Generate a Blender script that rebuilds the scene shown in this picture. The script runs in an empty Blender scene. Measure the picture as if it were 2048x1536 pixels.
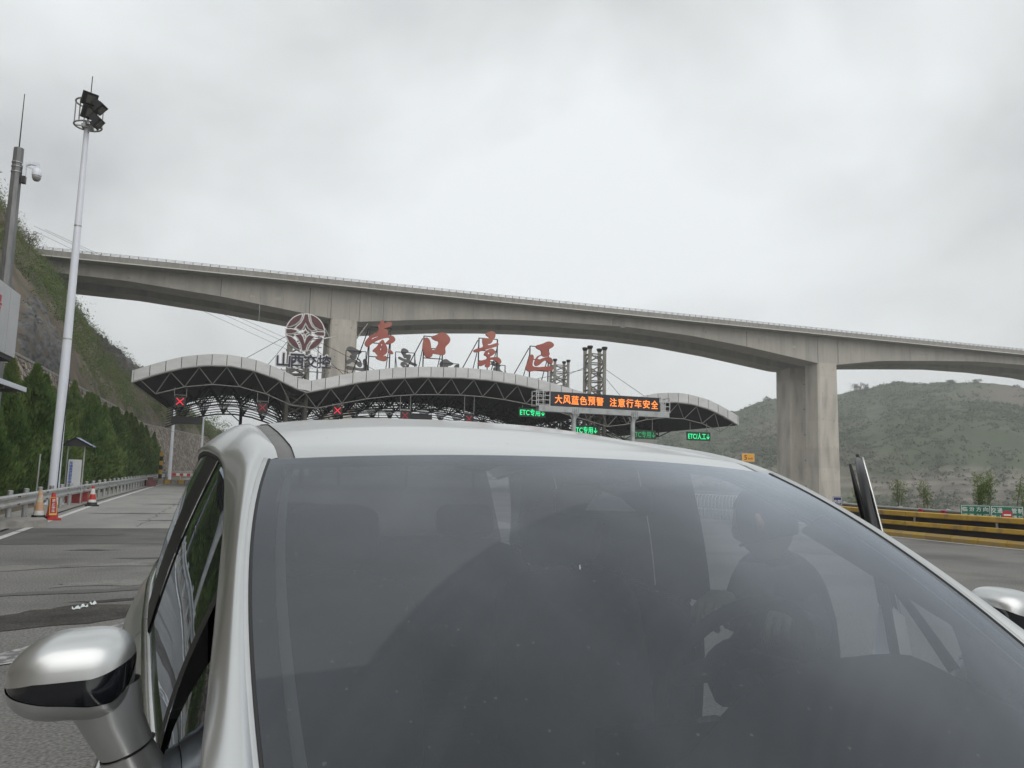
import bpy, bmesh, math, random
import numpy as np
from mathutils import Vector, Matrix, noise as mnoise

random.seed(7); np.random.seed(7)
S = bpy.context.scene
COL = S.collection
rad = math.radians

# ------------------------------------------------------------------ camera
CAMZ = 1.54
FPX = 1545.6                      # focal length in pixels of the 2048 wide photograph
YAW, PIT, ROL = rad(18.5), rad(6.728), rad(1.389)
FWD = Vector((math.sin(YAW)*math.cos(PIT), math.cos(YAW)*math.cos(PIT), math.sin(PIT)))
R0 = Vector((math.cos(YAW), -math.sin(YAW), 0)); U0 = R0.cross(FWD)
RT = R0*math.cos(ROL) + U0*math.sin(ROL); UP = -R0*math.sin(ROL) + U0*math.cos(ROL)
CPOS = Vector((0, 0, CAMZ))
cam = bpy.data.cameras.new('camera'); co = bpy.data.objects.new('camera', cam); COL.objects.link(co)
co.matrix_world = Matrix(((RT.x, UP.x, -FWD.x, 0), (RT.y, UP.y, -FWD.y, 0), (RT.z, UP.z, -FWD.z, CAMZ), (0, 0, 0, 1)))
cam.sensor_width = 36; cam.lens = FPX/2048*36; cam.clip_start = 0.02; cam.clip_end = 6000
S.camera = co
S.render.resolution_x, S.render.resolution_y = 1024, 768

# ------------------------------------------------------------------ world: overcast sky
SUN_EL, SUN_AZ = rad(36), rad(190)            # azimuth clockwise from +Y
w = bpy.data.worlds.new('World'); S.world = w; w.use_nodes = True
nt = w.node_tree; nt.nodes.clear()
def N(t, typ, **kw):
    n = t.nodes.new(typ)
    for k, v in kw.items(): setattr(n, k, v)
    return n
wo = N(nt, 'ShaderNodeOutputWorld')
sky = N(nt, 'ShaderNodeTexSky', sky_type='NISHITA', sun_disc=False)
sky.sun_elevation = SUN_EL; sky.sun_rotation = SUN_AZ; sky.dust_density = 4.0; sky.air_density = 1.0
b1 = N(nt, 'ShaderNodeBackground'); b1.inputs['Strength'].default_value = 0.05
nt.links.new(sky.outputs[0], b1.inputs['Color'])
tc = N(nt, 'ShaderNodeTexCoord')
mp = N(nt, 'ShaderNodeMapping'); mp.inputs['Scale'].default_value = (1.0, 1.0, 1.6); mp.inputs['Location'].default_value = (4.4, 3.1, 0.5)
nt.links.new(tc.outputs['Generated'], mp.inputs['Vector'])
n1 = N(nt, 'ShaderNodeTexNoise'); n1.inputs['Scale'].default_value = 1.7; n1.inputs['Detail'].default_value = 6; n1.inputs['Roughness'].default_value = 0.5; n1.inputs['Distortion'].default_value = 0.35
nt.links.new(mp.outputs[0], n1.inputs['Vector'])
cr = N(nt, 'ShaderNodeValToRGB')
e = cr.color_ramp.elements
e[0].position = 0.34; e[0].color = (0.435, 0.452, 0.462, 1)
e[1].position = 0.66; e[1].color = (0.730, 0.758, 0.770, 1)
m_ = e.new(0.5); m_.color = (0.590, 0.612, 0.618, 1)
nt.links.new(n1.outputs['Fac'], cr.inputs[0])
b2 = N(nt, 'ShaderNodeBackground'); b2.inputs['Strength'].default_value = 1.0
nt.links.new(cr.outputs[0], b2.inputs['Color'])
mx = N(nt, 'ShaderNodeMixShader'); mx.inputs[0].default_value = 0.94
nt.links.new(b1.outputs[0], mx.inputs[1]); nt.links.new(b2.outputs[0], mx.inputs[2])
nt.links.new(mx.outputs[0], wo.inputs['Surface'])

sl = bpy.data.lights.new('sun', 'SUN'); sl.energy = 1.45; sl.angle = rad(90); sl.color = (1.0, 0.97, 0.93)
so = bpy.data.objects.new('sun', sl); COL.objects.link(so)
so.rotation_euler = (math.pi/2 - SUN_EL, 0, -SUN_AZ + math.pi)
so.location = (20, -20, 60)
d = Vector((math.sin(SUN_AZ)*math.cos(SUN_EL), math.cos(SUN_AZ)*math.cos(SUN_EL), math.sin(SUN_EL)))
so.rotation_euler = d.to_track_quat('Z', 'Y').to_euler()

vs = S.view_settings
vs.view_transform = 'Standard'; vs.look = 'None'; vs.exposure = 0.38; vs.gamma = 1.0; vs.use_curve_mapping = False
S.cycles.max_bounces = 8; S.cycles.transparent_max_bounces = 24; S.cycles.volume_bounces = 1
S.cycles.caustics_reflective = False; S.cycles.caustics_refractive = False
S.cycles.use_denoising = True

# ------------------------------------------------------------------ pixel -> world helpers (measuring from the photograph)
def ray(px, py): return FWD + RT*((px-1024)/FPX) - UP*((py-768)/FPX)
def on_y(px, py, Y): r = ray(px, py); return CPOS + r*(Y/r.y)
def on_z(px, py, z): r = ray(px, py); return CPOS + r*((z-CAMZ)/r.z)
def on_x(px, py, X): r = ray(px, py); return CPOS + r*(X/r.x)

# ------------------------------------------------------------------ materials
def mat(name, col, rough=0.7, metal=0.0, col2=None, nscale=3.0, detail=5, lo=0.35, hi=0.65, bump=0.0, bscale=None,
        coat=0.0, vec='world', stretch=(1, 1, 1), col3=None, n3=0.4, spec=0.5, rnd=0.0, emit=0.0, grain=None):
    m = bpy.data.materials.new(name); m.use_nodes = True
    t = m.node_tree; p = t.nodes['Principled BSDF']
    p.inputs['Base Color'].default_value = (*col, 1); p.inputs['Roughness'].default_value = rough
    p.inputs['Metallic'].default_value = metal; p.inputs['Coat Weight'].default_value = coat
    p.inputs['Specular IOR Level'].default_value = spec
    if coat: p.inputs['Coat Roughness'].default_value = 0.06
    if emit:
        p.inputs['Emission Color'].default_value = (*col, 1); p.inputs['Emission Strength'].default_value = emit
    src = None
    if col2 or bump:
        if vec == 'world':
            g = N(t, 'ShaderNodeNewGeometry'); o = g.outputs['Position']
        else:
            g = N(t, 'ShaderNodeTexCoord'); o = g.outputs['Object']
        mpn = N(t, 'ShaderNodeMapping'); mpn.inputs['Scale'].default_value = stretch
        t.links.new(o, mpn.inputs['Vector']); o = mpn.outputs[0]
        nz = N(t, 'ShaderNodeTexNoise'); nz.inputs['Scale'].default_value = nscale; nz.inputs['Detail'].default_value = detail
        nz.inputs['Roughness'].default_value = 0.62
        t.links.new(o, nz.inputs['Vector'])
    if col2:
        r = N(t, 'ShaderNodeValToRGB'); r.color_ramp.elements[0].position = lo; r.color_ramp.elements[1].position = hi
        r.color_ramp.elements[0].color = (*col, 1); r.color_ramp.elements[1].color = (*col2, 1)
        t.links.new(nz.outputs['Fac'], r.inputs[0]); src = r.outputs[0]
        if col3:
            nz3 = N(t, 'ShaderNodeTexNoise'); nz3.inputs['Scale'].default_value = nscale*n3; nz3.inputs['Detail'].default_value = 4
            t.links.new(o, nz3.inputs['Vector'])
            r3 = N(t, 'ShaderNodeValToRGB'); r3.color_ramp.elements[0].position = 0.50; r3.color_ramp.elements[1].position = 0.66
            t.links.new(nz3.outputs['Fac'], r3.inputs[0])
            mxn = N(t, 'ShaderNodeMix', data_type='RGBA'); t.links.new(r3.outputs[0], mxn.inputs['Factor'])
            t.links.new(src, mxn.inputs['A']); mxn.inputs['B'].default_value = (*col3, 1); src = mxn.outputs['Result']
    if grain:
        gn = N(t, 'ShaderNodeTexNoise'); gn.inputs['Scale'].default_value = grain[0]; gn.inputs['Detail'].default_value = 3; t.links.new(o, gn.inputs['Vector'])
        gm = N(t, 'ShaderNodeMapRange'); gm.inputs['From Min'].default_value = .3; gm.inputs['From Max'].default_value = .7; gm.inputs['To Min'].default_value = 1-grain[1]; gm.inputs['To Max'].default_value = 1+grain[1]; t.links.new(gn.outputs['Fac'], gm.inputs['Value'])
        hg = N(t, 'ShaderNodeHueSaturation'); t.links.new(gm.outputs[0], hg.inputs['Value']); t.links.new(src, hg.inputs['Color']); src = hg.outputs[0]
    if rnd:
        oi = N(t, 'ShaderNodeObjectInfo'); mr = N(t, 'ShaderNodeMapRange'); mr.inputs['To Min'].default_value = 1-rnd; mr.inputs['To Max'].default_value = 1+rnd
        t.links.new(oi.outputs['Random'], mr.inputs['Value'])
        hv = N(t, 'ShaderNodeHueSaturation'); t.links.new(mr.outputs[0], hv.inputs['Value'])
        if src: t.links.new(src, hv.inputs['Color'])
        else: hv.inputs['Color'].default_value = (*col, 1)
        src = hv.outputs[0]
    if src: t.links.new(src, p.inputs['Base Color'])
    if bump:
        bp = N(t, 'ShaderNodeBump'); bp.inputs['Strength'].default_value = bump; bp.inputs['Distance'].default_value = 0.02
        if bscale:
            nb = N(t, 'ShaderNodeTexNoise'); nb.inputs['Scale'].default_value = bscale; nb.inputs['Detail'].default_value = 4
            t.links.new(o, nb.inputs['Vector']); t.links.new(nb.outputs['Fac'], bp.inputs['Height'])
        else: t.links.new(nz.outputs['Fac'], bp.inputs['Height'])
        t.links.new(bp.outputs[0], p.inputs['Normal'])
    return m

# ------------------------------------------------------------------ mesh builder
class MB:
    def __init__(s): s.v = []; s.f = []
    def add(s, vs, fs):
        b = len(s.v); s.v += [tuple(p) for p in vs]; s.f += [tuple(i+b for i in f) for f in fs]
    def box(s, c, size, rz=0, R=None):
        x, y, z = size[0]/2, size[1]/2, size[2]/2
        M = R if R is not None else Matrix.Rotation(rz, 3, 'Z')
        vs = [Vector(c) + M @ Vector((sx*x, sy*y, sz*z)) for sz in (-1, 1) for sx, sy in ((-1, -1), (1, -1), (1, 1), (-1, 1))]
        s.add(vs, [(3, 2, 1, 0), (4, 5, 6, 7), (0, 1, 5, 4), (1, 2, 6, 5), (2, 3, 7, 6), (3, 0, 4, 7)])
    def bar(s, a, b, w, h=None, n=4):
        """straight member from a to b; n=4 square, more = round"""
        a = Vector(a); b = Vector(b); h = h or w
        dd = (b-a).normalized(); up = Vector((0, 0, 1)) if abs(dd.z) < 0.98 else Vector((0, 1, 0))
        x = dd.cross(up).normalized(); y = x.cross(dd)
        vs = []
        for p in (a, b):
            for k in range(n):
                an = 2*math.pi*(k+0.5)/n; q = 1.414 if n == 4 else 1
                vs.append(p + x*(math.cos(an)*w/2*q) + y*(math.sin(an)*h/2*q))
        fs = [(k, (k+1) % n, n+(k+1) % n, n+k) for k in range(n)] + [tuple(range(n-1, -1, -1)), tuple(range(n, 2*n))]
        s.add(vs, fs)
    def tube(s, pts, rs, n=10, cap=True):
        pts = [Vector(p) for p in pts]
        if not hasattr(rs, '__len__'): rs = [rs]*len(pts)
        base = len(s.v); ref = None
        for i, p in enumerate(pts):
            dd = (pts[min(i+1, len(pts)-1)] - pts[max(i-1, 0)]).normalized()
            if ref is None:
                up = Vector((0, 0, 1)) if abs(dd.z) < 0.9 else Vector((0, 1, 0))
                ref = dd.cross(up).normalized()
            x = (ref - dd*ref.dot(dd)).normalized(); ref = x; y = dd.cross(x)
            for k in range(n):
                an = 2*math.pi*k/n
                s.v.append(tuple(p + x*(math.cos(an)*rs[i]) + y*(math.sin(an)*rs[i])))
        for i in range(len(pts)-1):
            for k in range(n):
                a = base+i*n+k; b = base+i*n+(k+1) % n
                s.f.append((a, b, b+n, a+n))
        if cap:
            s.f.append(tuple(base+k for k in range(n-1, -1, -1))); s.f.append(tuple(base+(len(pts)-1)*n+k for k in range(n)))
    def lathe(s, c, prof, n=20):
        """prof: (r, z) list, around vertical axis at c"""
        s.tube([Vector(c)+Vector((0, 0, z)) for r, z in prof], [max(r, 1e-4) for r, z in prof], n) if False else None
        base = len(s.v)
        for r, z in prof:
            for k in range(n):
                an = 2*math.pi*k/n; s.v.append((c[0]+math.cos(an)*r, c[1]+math.sin(an)*r, c[2]+z))
        for i in range(len(prof)-1):
            for k in range(n):
                a = base+i*n+k; b = base+i*n+(k+1) % n; s.f.append((a, b, b+n, a+n))
        s.f.append(tuple(base+k for k in range(n-1, -1, -1))); s.f.append(tuple(base+(len(prof)-1)*n+k for k in range(n)))
    def grid(s, rows, flip=False):
        base = len(s.v); nr = len(rows); nc = len(rows[0])
        for r in rows: s.v += [tuple(p) for p in r]
        for i in range(nr-1):
            for j in range(nc-1):
                a = base+i*nc+j; q = (a, a+1, a+nc+1, a+nc); s.f.append(q[::-1] if flip else q)
    def prism(s, poly, axis0, ax, ay, az, th):
        """poly (2D list) on plane origin axis0, in-plane ax, ay, extruded th along az"""
        n = len(poly); o = Vector(axis0)
        a = [o + ax*p[0] + ay*p[1] for p in poly]; b = [p + az*th for p in a]
        s.add(a+b, [tuple(range(n-1, -1, -1)), tuple(range(n, 2*n))] + [(k, (k+1) % n, n+(k+1) % n, n+k) for k in range(n)])
    def mesh(s, name, m=None, smooth=False, inv=None, autos=None):
        me = bpy.data.meshes.new(name)
        vv = s.v if inv is None else [tuple(inv @ Vector(p)) for p in s.v]
        me.from_pydata(vv, [], s.f); me.update()
        if m: me.materials.append(m)
        if smooth or autos is not None:
            me.shade_smooth() if hasattr(me, 'shade_smooth') else None
            if autos is not None: me.set_sharp_from_angle(angle=rad(autos))
        return me
    def build(s, name, m=None, parent=None, smooth=False, autos=None, local=False):
        """vertices are world coordinates unless local; linked as ONE mesh object"""
        if parent is None:
            if local: me = s.mesh(name, m, smooth, None, autos); return link(name, me)
            a = np.array(s.v); c = (a.min(0)+a.max(0))/2; c[2] = a[:, 2].min()
            o = link(name, s.mesh(name, m, smooth, Matrix.Translation(-Vector(c)), autos)); o.location = c
            return o
        inv = None if local else WM[parent.name].inverted()
        o = link(name, s.mesh(name, m, smooth, inv, autos), parent)
        return o
WM = {}
def link(name, me, parent=None):
    o = bpy.data.objects.new(name, me); COL.objects.link(o)
    if parent is not None:
        o.parent = parent; WM[o.name] = WM[parent.name].copy()
    return o
def tag(o, label, cat, group=None, kind=None):
    if label: o['label'] = label
    if cat: o['category'] = cat
    if group: o['group'] = group
    if kind: o['kind'] = kind
    return o
def thing(name, label, cat, loc=(0, 0, 0), rz=0, group=None):
    o = bpy.data.objects.new(name, None); COL.objects.link(o); o.empty_display_size = 0.3
    o.location = loc; o.rotation_euler = (0, 0, rz)
    WM[o.name] = Matrix.Translation(Vector(loc)) @ Matrix.Rotation(rz, 4, 'Z')
    return tag(o, label, cat, group)
def struct(o): o['kind'] = 'structure'; return o
def stuff(o): o['kind'] = 'stuff'; return o
def copy_tree(o, loc, rz=None, label=None, parent=None, scale=None):
    c = o.copy(); COL.objects.link(c)
    if parent is not None: c.parent = parent
    else:
        c.location = loc
        if rz is not None: c.rotation_euler = (0, 0, rz)
        if scale is not None: c.scale = scale
        if label: c['label'] = label
    WM[c.name] = Matrix.Translation(c.location)
    for ch in o.children: copy_tree(ch, None, parent=c)
    return c
# text -> mesh data in the XY plane, centred, scaled to height
DG = None
def text_mesh(body, h=1.0, width=None, ext=0.01, off=0.0, m=None, name='lettering'):
    cu = bpy.data.curves.new('t', 'FONT'); cu.body = body; cu.size = 1.0; cu.extrude = ext; cu.offset = off
    cu.resolution_u = 3
    ob = bpy.data.objects.new('t', cu); COL.objects.link(ob)
    dg = bpy.context.evaluated_depsgraph_get(); dg.update()
    me = bpy.data.meshes.new_from_object(ob.evaluated_get(dg))
    bpy.data.objects.remove(ob); bpy.data.curves.remove(cu)
    me.name = name
    n = len(me.vertices); a = np.empty(n*3); me.vertices.foreach_get('co', a); a = a.reshape(-1, 3)
    if n:
        mn, mxx = a.min(0), a.max(0); a -= (mn+mxx)/2
        sy = h/max(mxx[1]-mn[1], 1e-6); sx = sy if width is None else width/max(mxx[0]-mn[0], 1e-6)
        a[:, 0] *= sx; a[:, 1] *= sy
        me.vertices.foreach_set('co', a.ravel())
    me.update(); me.materials.clear()
    if m: me.materials.append(m)
    return me
def xform_mesh(me, M): me.transform(M); me.update(); return me
def facing(o, ax, ay, az): return Matrix(((ax[0], ay[0], az[0], o[0]), (ax[1], ay[1], az[1], o[1]), (ax[2], ay[2], az[2], o[2]), (0, 0, 0, 1)))
def add_mesh(me, name, parent, Mworld):
    """mesh in local XY -> placed with world matrix, as child part"""
    me.transform(WM[parent.name].inverted() @ Mworld); me.update()
    return link(name, me, parent)
def poly_mesh(outer_and_holes, ext, off, m, name):
    """filled 2D curve (holes by even-odd) -> extruded mesh in XY plane"""
    cu = bpy.data.curves.new('c', 'CURVE'); cu.dimensions = '2D'; cu.fill_mode = 'BOTH'; cu.extrude = ext; cu.offset = off
    for pts in outer_and_holes:
        sp = cu.splines.new('POLY'); sp.points.add(len(pts)-1)
        for q, p in zip(sp.points, pts): q.co = (p[0], p[1], 0, 1)
        sp.use_cyclic_u = True
    ob = bpy.data.objects.new('c', cu); COL.objects.link(ob)
    dg = bpy.context.evaluated_depsgraph_get(); dg.update()
    me = bpy.data.meshes.new_from_object(ob.evaluated_get(dg)); bpy.data.objects.remove(ob); bpy.data.curves.remove(cu)
    me.name = name; me.materials.clear(); me.materials.append(m)
    return me
def smooth_poly(pts, it=2):
    for _ in range(it):
        q = []
        for i, p in enumerate(pts):
            n = pts[(i+1) % len(pts)]
            q += [(p[0]*.75+n[0]*.25, p[1]*.75+n[1]*.25), (p[0]*.25+n[0]*.75, p[1]*.25+n[1]*.75)]
        pts = q
    return pts
def ip(x, xs, ys): return float(np.interp(x, xs, ys))
def sstep(a, b, x): t = min(1, max(0, (x-a)/(b-a))); return t*t*(3-2*t)
def fbm(x, y, z=0, o=4, s=1.0):
    r = 0; a = 1; f = 1
    for _ in range(o):
        r += a*mnoise.noise(Vector((x*f*s, y*f*s, z+f))); a *= .5; f *= 2.03
    return r
# ================================================================== materials
M = {}
M['concrete_bridge'] = mat('concrete_bridge', (.335, .318, .282), .85, col2=(.405, .385, .342), nscale=.9, detail=9, lo=.3, hi=.7, stretch=(1.3, 1, .2), col3=(.30, .288, .26), n3=.35, bump=.15, bscale=3, rnd=.03, grain=(9, .06))
M['concrete_pier'] = mat('concrete_pier', (.38, .355, .31), .85, col2=(.50, .465, .41), nscale=1.2, detail=8, lo=.3, hi=.7, stretch=(1.2, 1, .25), col3=(.31, .29, .26), n3=.5, rnd=.06)
M['concrete_old'] = mat('concrete_old', (.25, .24, .22), .9, col2=(.36, .345, .32), nscale=4, bump=.3)
M['parapet'] = mat('parapet_concrete', (.20, .19, .172), .9, col2=(.29, .275, .25), nscale=1.2, detail=9, stretch=(1.5, 1, .4))
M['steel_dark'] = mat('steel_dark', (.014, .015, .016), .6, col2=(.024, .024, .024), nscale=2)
M['steel_grey'] = mat('steel_grey', (.20, .20, .195), .5, .3, col2=(.27, .265, .25), nscale=3)
M['steel_rust'] = mat('steel_rust', (.20, .195, .175), .6, .2, col2=(.14, .12, .085), nscale=2.2, lo=.45, hi=.7, stretch=(1, 1, .4))
M['galv'] = mat('galvanised', (.42, .43, .43), .42, .55, col2=(.52, .53, .53), nscale=6, detail=6, bump=.05, col3=(.36, .35, .33), n3=.25)
M['fascia'] = mat('fascia_panel', (.47, .475, .47), .42, .3, col2=(.55, .555, .55), nscale=.7, rnd=.05, stretch=(1, 1, 2.5))
M['white_paint'] = mat('white_paint', (.74, .78, .86), .3, .0, col2=(.80, .83, .90), nscale=.8)
M['black'] = mat('black_plastic', (.012, .012, .014), .45)
M['black_gloss'] = mat('black_gloss', (.008, .009, .012), .12, coat=.6)
M['asphalt'] = mat('asphalt', (.158, .155, .149), .85, col2=(.225, .219, .208), nscale=.30, detail=12, lo=.30, hi=.70, bump=.6, bscale=75, col3=(.130, .127, .121), n3=1.3, grain=(42, .42), spec=.22)
M['asphalt_dark'] = mat('asphalt_dark', (.100, .099, .096), .85, col2=(.150, .147, .141), nscale=.7, detail=10, bump=.5, bscale=70, grain=(55, .2), spec=.22)
M['tar'] = mat('tar', (.040, .038, .035), .9, col2=(.085, .08, .073), nscale=1.6, detail=10, bump=.7, bscale=40, grain=(45, .45), spec=.22)
M['asphalt_pale'] = mat('asphalt_pale', (.185, .181, .172), .85, col2=(.255, .25, .238), nscale=.9, detail=11, lo=.3, hi=.7, bump=.5, bscale=75, grain=(55, .3), spec=.22, col3=(.15, .147, .14), n3=2)
M['road_concrete'] = mat('road_concrete', (.225, .221, .212), .85, col2=(.315, .308, .293), nscale=.5, detail=9, grain=(40, .12), bump=.25, bscale=30, col3=(.19, .187, .18), n3=.3, stretch=(1, .35, 1))
M['mark_white'] = mat('road_paint', (.62, .62, .60), .7, col2=(.42, .42, .40), nscale=5, detail=8, lo=.45, hi=.7)
M['soil'] = mat('verge_soil', (.085, .072, .055), .95, col2=(.15, .128, .10), nscale=1.6, detail=8, col3=(.05, .065, .03), n3=.5, bump=.6, bscale=9)
M['brown_leaf'] = None

# ================================================================== road, ground and hills
RE_Y = [-40, 0, 18.8, 33.9, 55.9, 93.8, 140, 230]; RE_X = [-3.6, -3.75, -4.77, -5.62, -6.53, -7.9, -7.6, 0]
def road_edge(Y): return ip(Y, RE_Y, RE_X)
BE_Y = [-60, 10, 19, 22, 27, 40, 62, 90, 160]; BE_X = [19.5, 18.9, 18.6, 19.3, 21.5, 31, 50, 62, 70]
def barrier_x(Y): return ip(Y, BE_Y, BE_X)
# one ground sheet: plateau for the plaza, falling to the valley on the right
WL_Y = [-40, 20, 54, 95, 128, 173, 215, 300]; WL_X = [-14, -14, -14, -14.6, -15.6, -10, -6, 2]
WL_Z = [8.2, 8.2, 8.17, 8.1, 7.9, 8.1, 8.3, 8.0]
def wall_x(Y): return ip(Y, WL_Y, WL_X)
def crest(Y): return ip(Y, [-60, 60, 105, 124, 143, 185, 225, 290, 360], [27, 26, 25.5, 23.5, 19, 13.5, 6, 2, 0])
def left_h(X, Y):
    d = wall_x(Y) - X                        # metres behind the top of the stone wall
    wt = ip(Y, WL_Y, WL_Z)
    if d < -2.4: return 0.05*sstep(0, 2, road_edge(Y)-X)
    if d < 0: return 0.3
    base = wt - .25
    H = crest(Y)
    z = base + H*min(1.35, (d/16.5))**.85 if d < 22 else base + H*(22/16.5)**.85 + (d-22)*.12*H/25
    k = min(1, d/3)
    z += k*(1.5*fbm(X*.09, Y*.09, 3) + .55*fbm(X*.35, Y*.35, 9, 3))
    return z
def valley_h(X, Y):
    bx = barrier_x(Y) + 1.6
    if X <= bx: return 0.0
    return -min(34, (X-bx)*.62) * (1 if Y > -80 else 1)
ys = list(np.arange(-60, 60, 3.0)) + list(np.arange(60, 235, 5.0)) + [250, 300, 400]
xs_l = [-170, -120, -90, -70, -55] + list(np.arange(-46, -3.5, .9))
mb = MB()
rows = []
for Y in np.arange(-60, 330, 2.2):
    rows.append([(X, Y, left_h(X, Y)-.06) for X in xs_l])
mb.grid(rows)
M['hill_soil'] = mat('hill_soil', (.105, .082, .058), .95, col2=(.19, .155, .115), nscale=.35, detail=9, lo=.35, hi=.66, col3=(.055, .062, .030), n3=.55, bump=1.0, bscale=2.2)
hill_l = struct(mb.build('hillside', M['hill_soil'], smooth=True))
tag(hill_l, 'steep brown and green hillside rising behind the stone wall', None)
# the flat ground under everything on the plaza side
mb = MB(); rows = []
for Y in list(np.arange(-60, 240, 4.0)):
    bx = barrier_x(Y)
    rows.append([(X, Y, 0 if X < bx+1.5 else valley_h(X, Y)) for X in [-4.2, 0, 5, 10, 15, bx, bx+1.5, bx+6, bx+15, bx+30, bx+54, bx+56, 260]] )
mb.grid(rows)
ground = struct(mb.build('ground', M['soil'])); ground.location.z -= .03
tag(ground, 'bare soil ground under the toll plaza falling away into the valley', None)
# far ground to the horizon
mb = MB(); mb.grid([[(-3000, Y, -35.5), (3000, Y, -35.5)] for Y in (-3000, 3000)])
vg = struct(mb.build('valley_floor', mat('valley_floor', (.07, .075, .05), .95, col2=(.10, .10, .075), nscale=.02)))
# asphalt
def strip(x0, x1, Y0, Y1, z, m, name, n=24, fx0=None, fx1=None):
    mb = MB(); rows = []
    for Y in np.linspace(Y0, Y1, n):
        a = fx0(Y) if fx0 else x0; b = fx1(Y) if fx1 else x1
        rows.append([(a+(b-a)*q/6, Y, z) for q in range(7)])
    mb.grid(rows); return struct(mb.build(name, m))
road = strip(0, 0, -60, 230, 0.0, M['asphalt'], 'road', 90, lambda Y: road_edge(Y)-.35, lambda Y: barrier_x(Y)+.9)
pav = strip(0, 0, 21.45, 200, .006, M['road_concrete'], 'concrete_road', 60, lambda Y: road_edge(Y)-.33, lambda Y: 8.0+max(0, Y-40)*.4)
band = strip(0, 0, 17.2, 21.44, .005, M['asphalt_dark'], 'asphalt_patch', 6, lambda Y: road_edge(Y)+.05, lambda Y: 8.0)
# irregular tar stain running diagonally towards the car, thin cracks and oil drips
def ragged(pts, z, m, name, amp=.12, sub_=8, seed=0):
    out = []
    for i, p in enumerate(pts):
        q = pts[(i+1) % len(pts)]
        for k in range(sub_):
            u = k/sub_; x, y = p[0]*(1-u)+q[0]*u, p[1]*(1-u)+q[1]*u
            out.append((x+amp*fbm(x*1.7, y*1.7, seed, 4), y+amp*fbm(x*1.7, y*1.7, seed+40, 4), z))
    b = MB(); b.add(out, [tuple(range(len(out)))]); return struct(b.build(name, m))
ragged([(-8.5, 5.6), (-5, 7.3), (-2.4, 8.25), (-1.0, 8.9), (.4, 9.2), (.4, 9.95), (-.9, 9.75), (-1.7, 9.75), (-2.6, 9.1), (-4.4, 8.5), (-8.5, 6.7)], .006, M['tar'], 'tar_patch', .22, 10, 1)
ragged([(-1.9, 10.0), (-.9, 10.05), (.3, 10.3), (.3, 10.5), (-1.0, 10.25)], .006, M['tar'], 'tar_patch', .15, 8, 5)
ragged([(-1.0, 14.3), (2.0, 15.0), (2.0, 15.5), (-.2, 15.1), (-2.0, 14.5)], .006, M['asphalt_dark'], 'oil_stain', .25, 8, 9)
ragged([(-3.9, 13.0), (-1.5, 13.5), (-.6, 13.9), (-1.6, 14.0), (-3.8, 13.5)], .006, M['asphalt_pale'], 'worn_patch', .3, 8, 12)
ragged([(-2.3, 11.2), (.2, 11.9), (.2, 12.15), (-1.2, 11.9), (-2.4, 11.5)], .006, M['asphalt_pale'], 'worn_patch', .25, 8, 15)
ragged([(-2.9, 10.5), (-.6, 11.0), (.2, 11.3), (-1.2, 11.15), (-2.9, 10.65)], .0065, M['asphalt_dark'], 'oil_stain', .2, 8, 19)
for k, (x, y, r_) in enumerate([(-3.2, 19.3, .5), (-2.2, 24.5, .6), (-3.4, 28, .8), (-.5, 27, .9), (-2.6, 35, 1.2), (13, 9.5, .5), (-2.6, 16, .3)]):
    ragged([(x-r_*1.6, y), (x, y-r_*.35), (x+r_*1.6, y), (x, y+r_*.45)], .011, M['asphalt_dark'], 'oil_stain', .35*r_, 7, 30+k)
def crack(pts, name='road_crack', w_=.007, seed=0):
    P_ = []
    for (x0, y0), (x1, y1) in zip(pts[:-1], pts[1:]):
        n = max(4, int(math.hypot(x1-x0, y1-y0)/.2))
        for k in range(n): u = k/n; x, y = x0+(x1-x0)*u, y0+(y1-y0)*u; P_.append((x+.12*fbm(x, y, seed, 4, 1.3), y+.12*fbm(x, y, seed+9, 4, 1.3)))
    b = MB(); b.grid([[(x-w_, y-w_, .0095), (x+w_, y+w_, .0095)] for x, y in P_]); return struct(b.build(name, M['asphalt_dark']))
crack([(-2.5, 27.2), (6, 27.2)], w_=.014, seed=3); crack([(-5, 31.5), (7, 31.5)], w_=.016, seed=5); crack([(-5.3, 38), (8, 38)], w_=.02, seed=7); crack([(-2.6, 22), (-2.9, 40)], w_=.012, seed=8)
crack([(10.5, 9.5), (14, 10.8), (18, 10.2)], w_=.006, seed=15)
M['mark_worn'] = mat('worn_road_paint', (.40, .40, .39), .8, col2=(.13, .13, .13), nscale=9, detail=9, lo=.44, hi=.56)
mb = MB(); mb.add([(-4.2, 6.05, .008), (-1.9, 7.35, .008), (-1.0, 8.75, .008), (.2, 9.5, .008), (.3, 9.35, .008), (-.75, 8.45, .008), (-1.6, 7.1, .008), (-4.2, 5.6, .008)], [tuple(range(8))])
struct(mb.build('worn_marking', M['mark_worn']))
# white edge line, left
mb = MB()
seg = list(np.arange(5, 95, 2.2))
for a in seg:
    g = .0 if a > 21 else .12
    P = [(road_edge(Y)+dx, Y, .012) for Y in (a, a+2.2-g) for dx in (-.08, .08)]
    mb.add(P, [(0, 1, 3, 2)])
struct(mb.build('edge_line', M['mark_white']))
mb = MB(); rows = []
for Y in np.linspace(-20, 27, 24): rows.append([(barrier_x(Y)-.62, Y, .012), (barrier_x(Y)-.48, Y, .012)])
mb.grid(rows); struct(mb.build('edge_line', M['mark_white']))
# verge strip of old concrete left of the line
strip(0, 0, -40, 95, .03, M['concrete_old'], 'verge', 60, lambda Y: road_edge(Y)-1.6, lambda Y: road_edge(Y)-.36)

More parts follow.
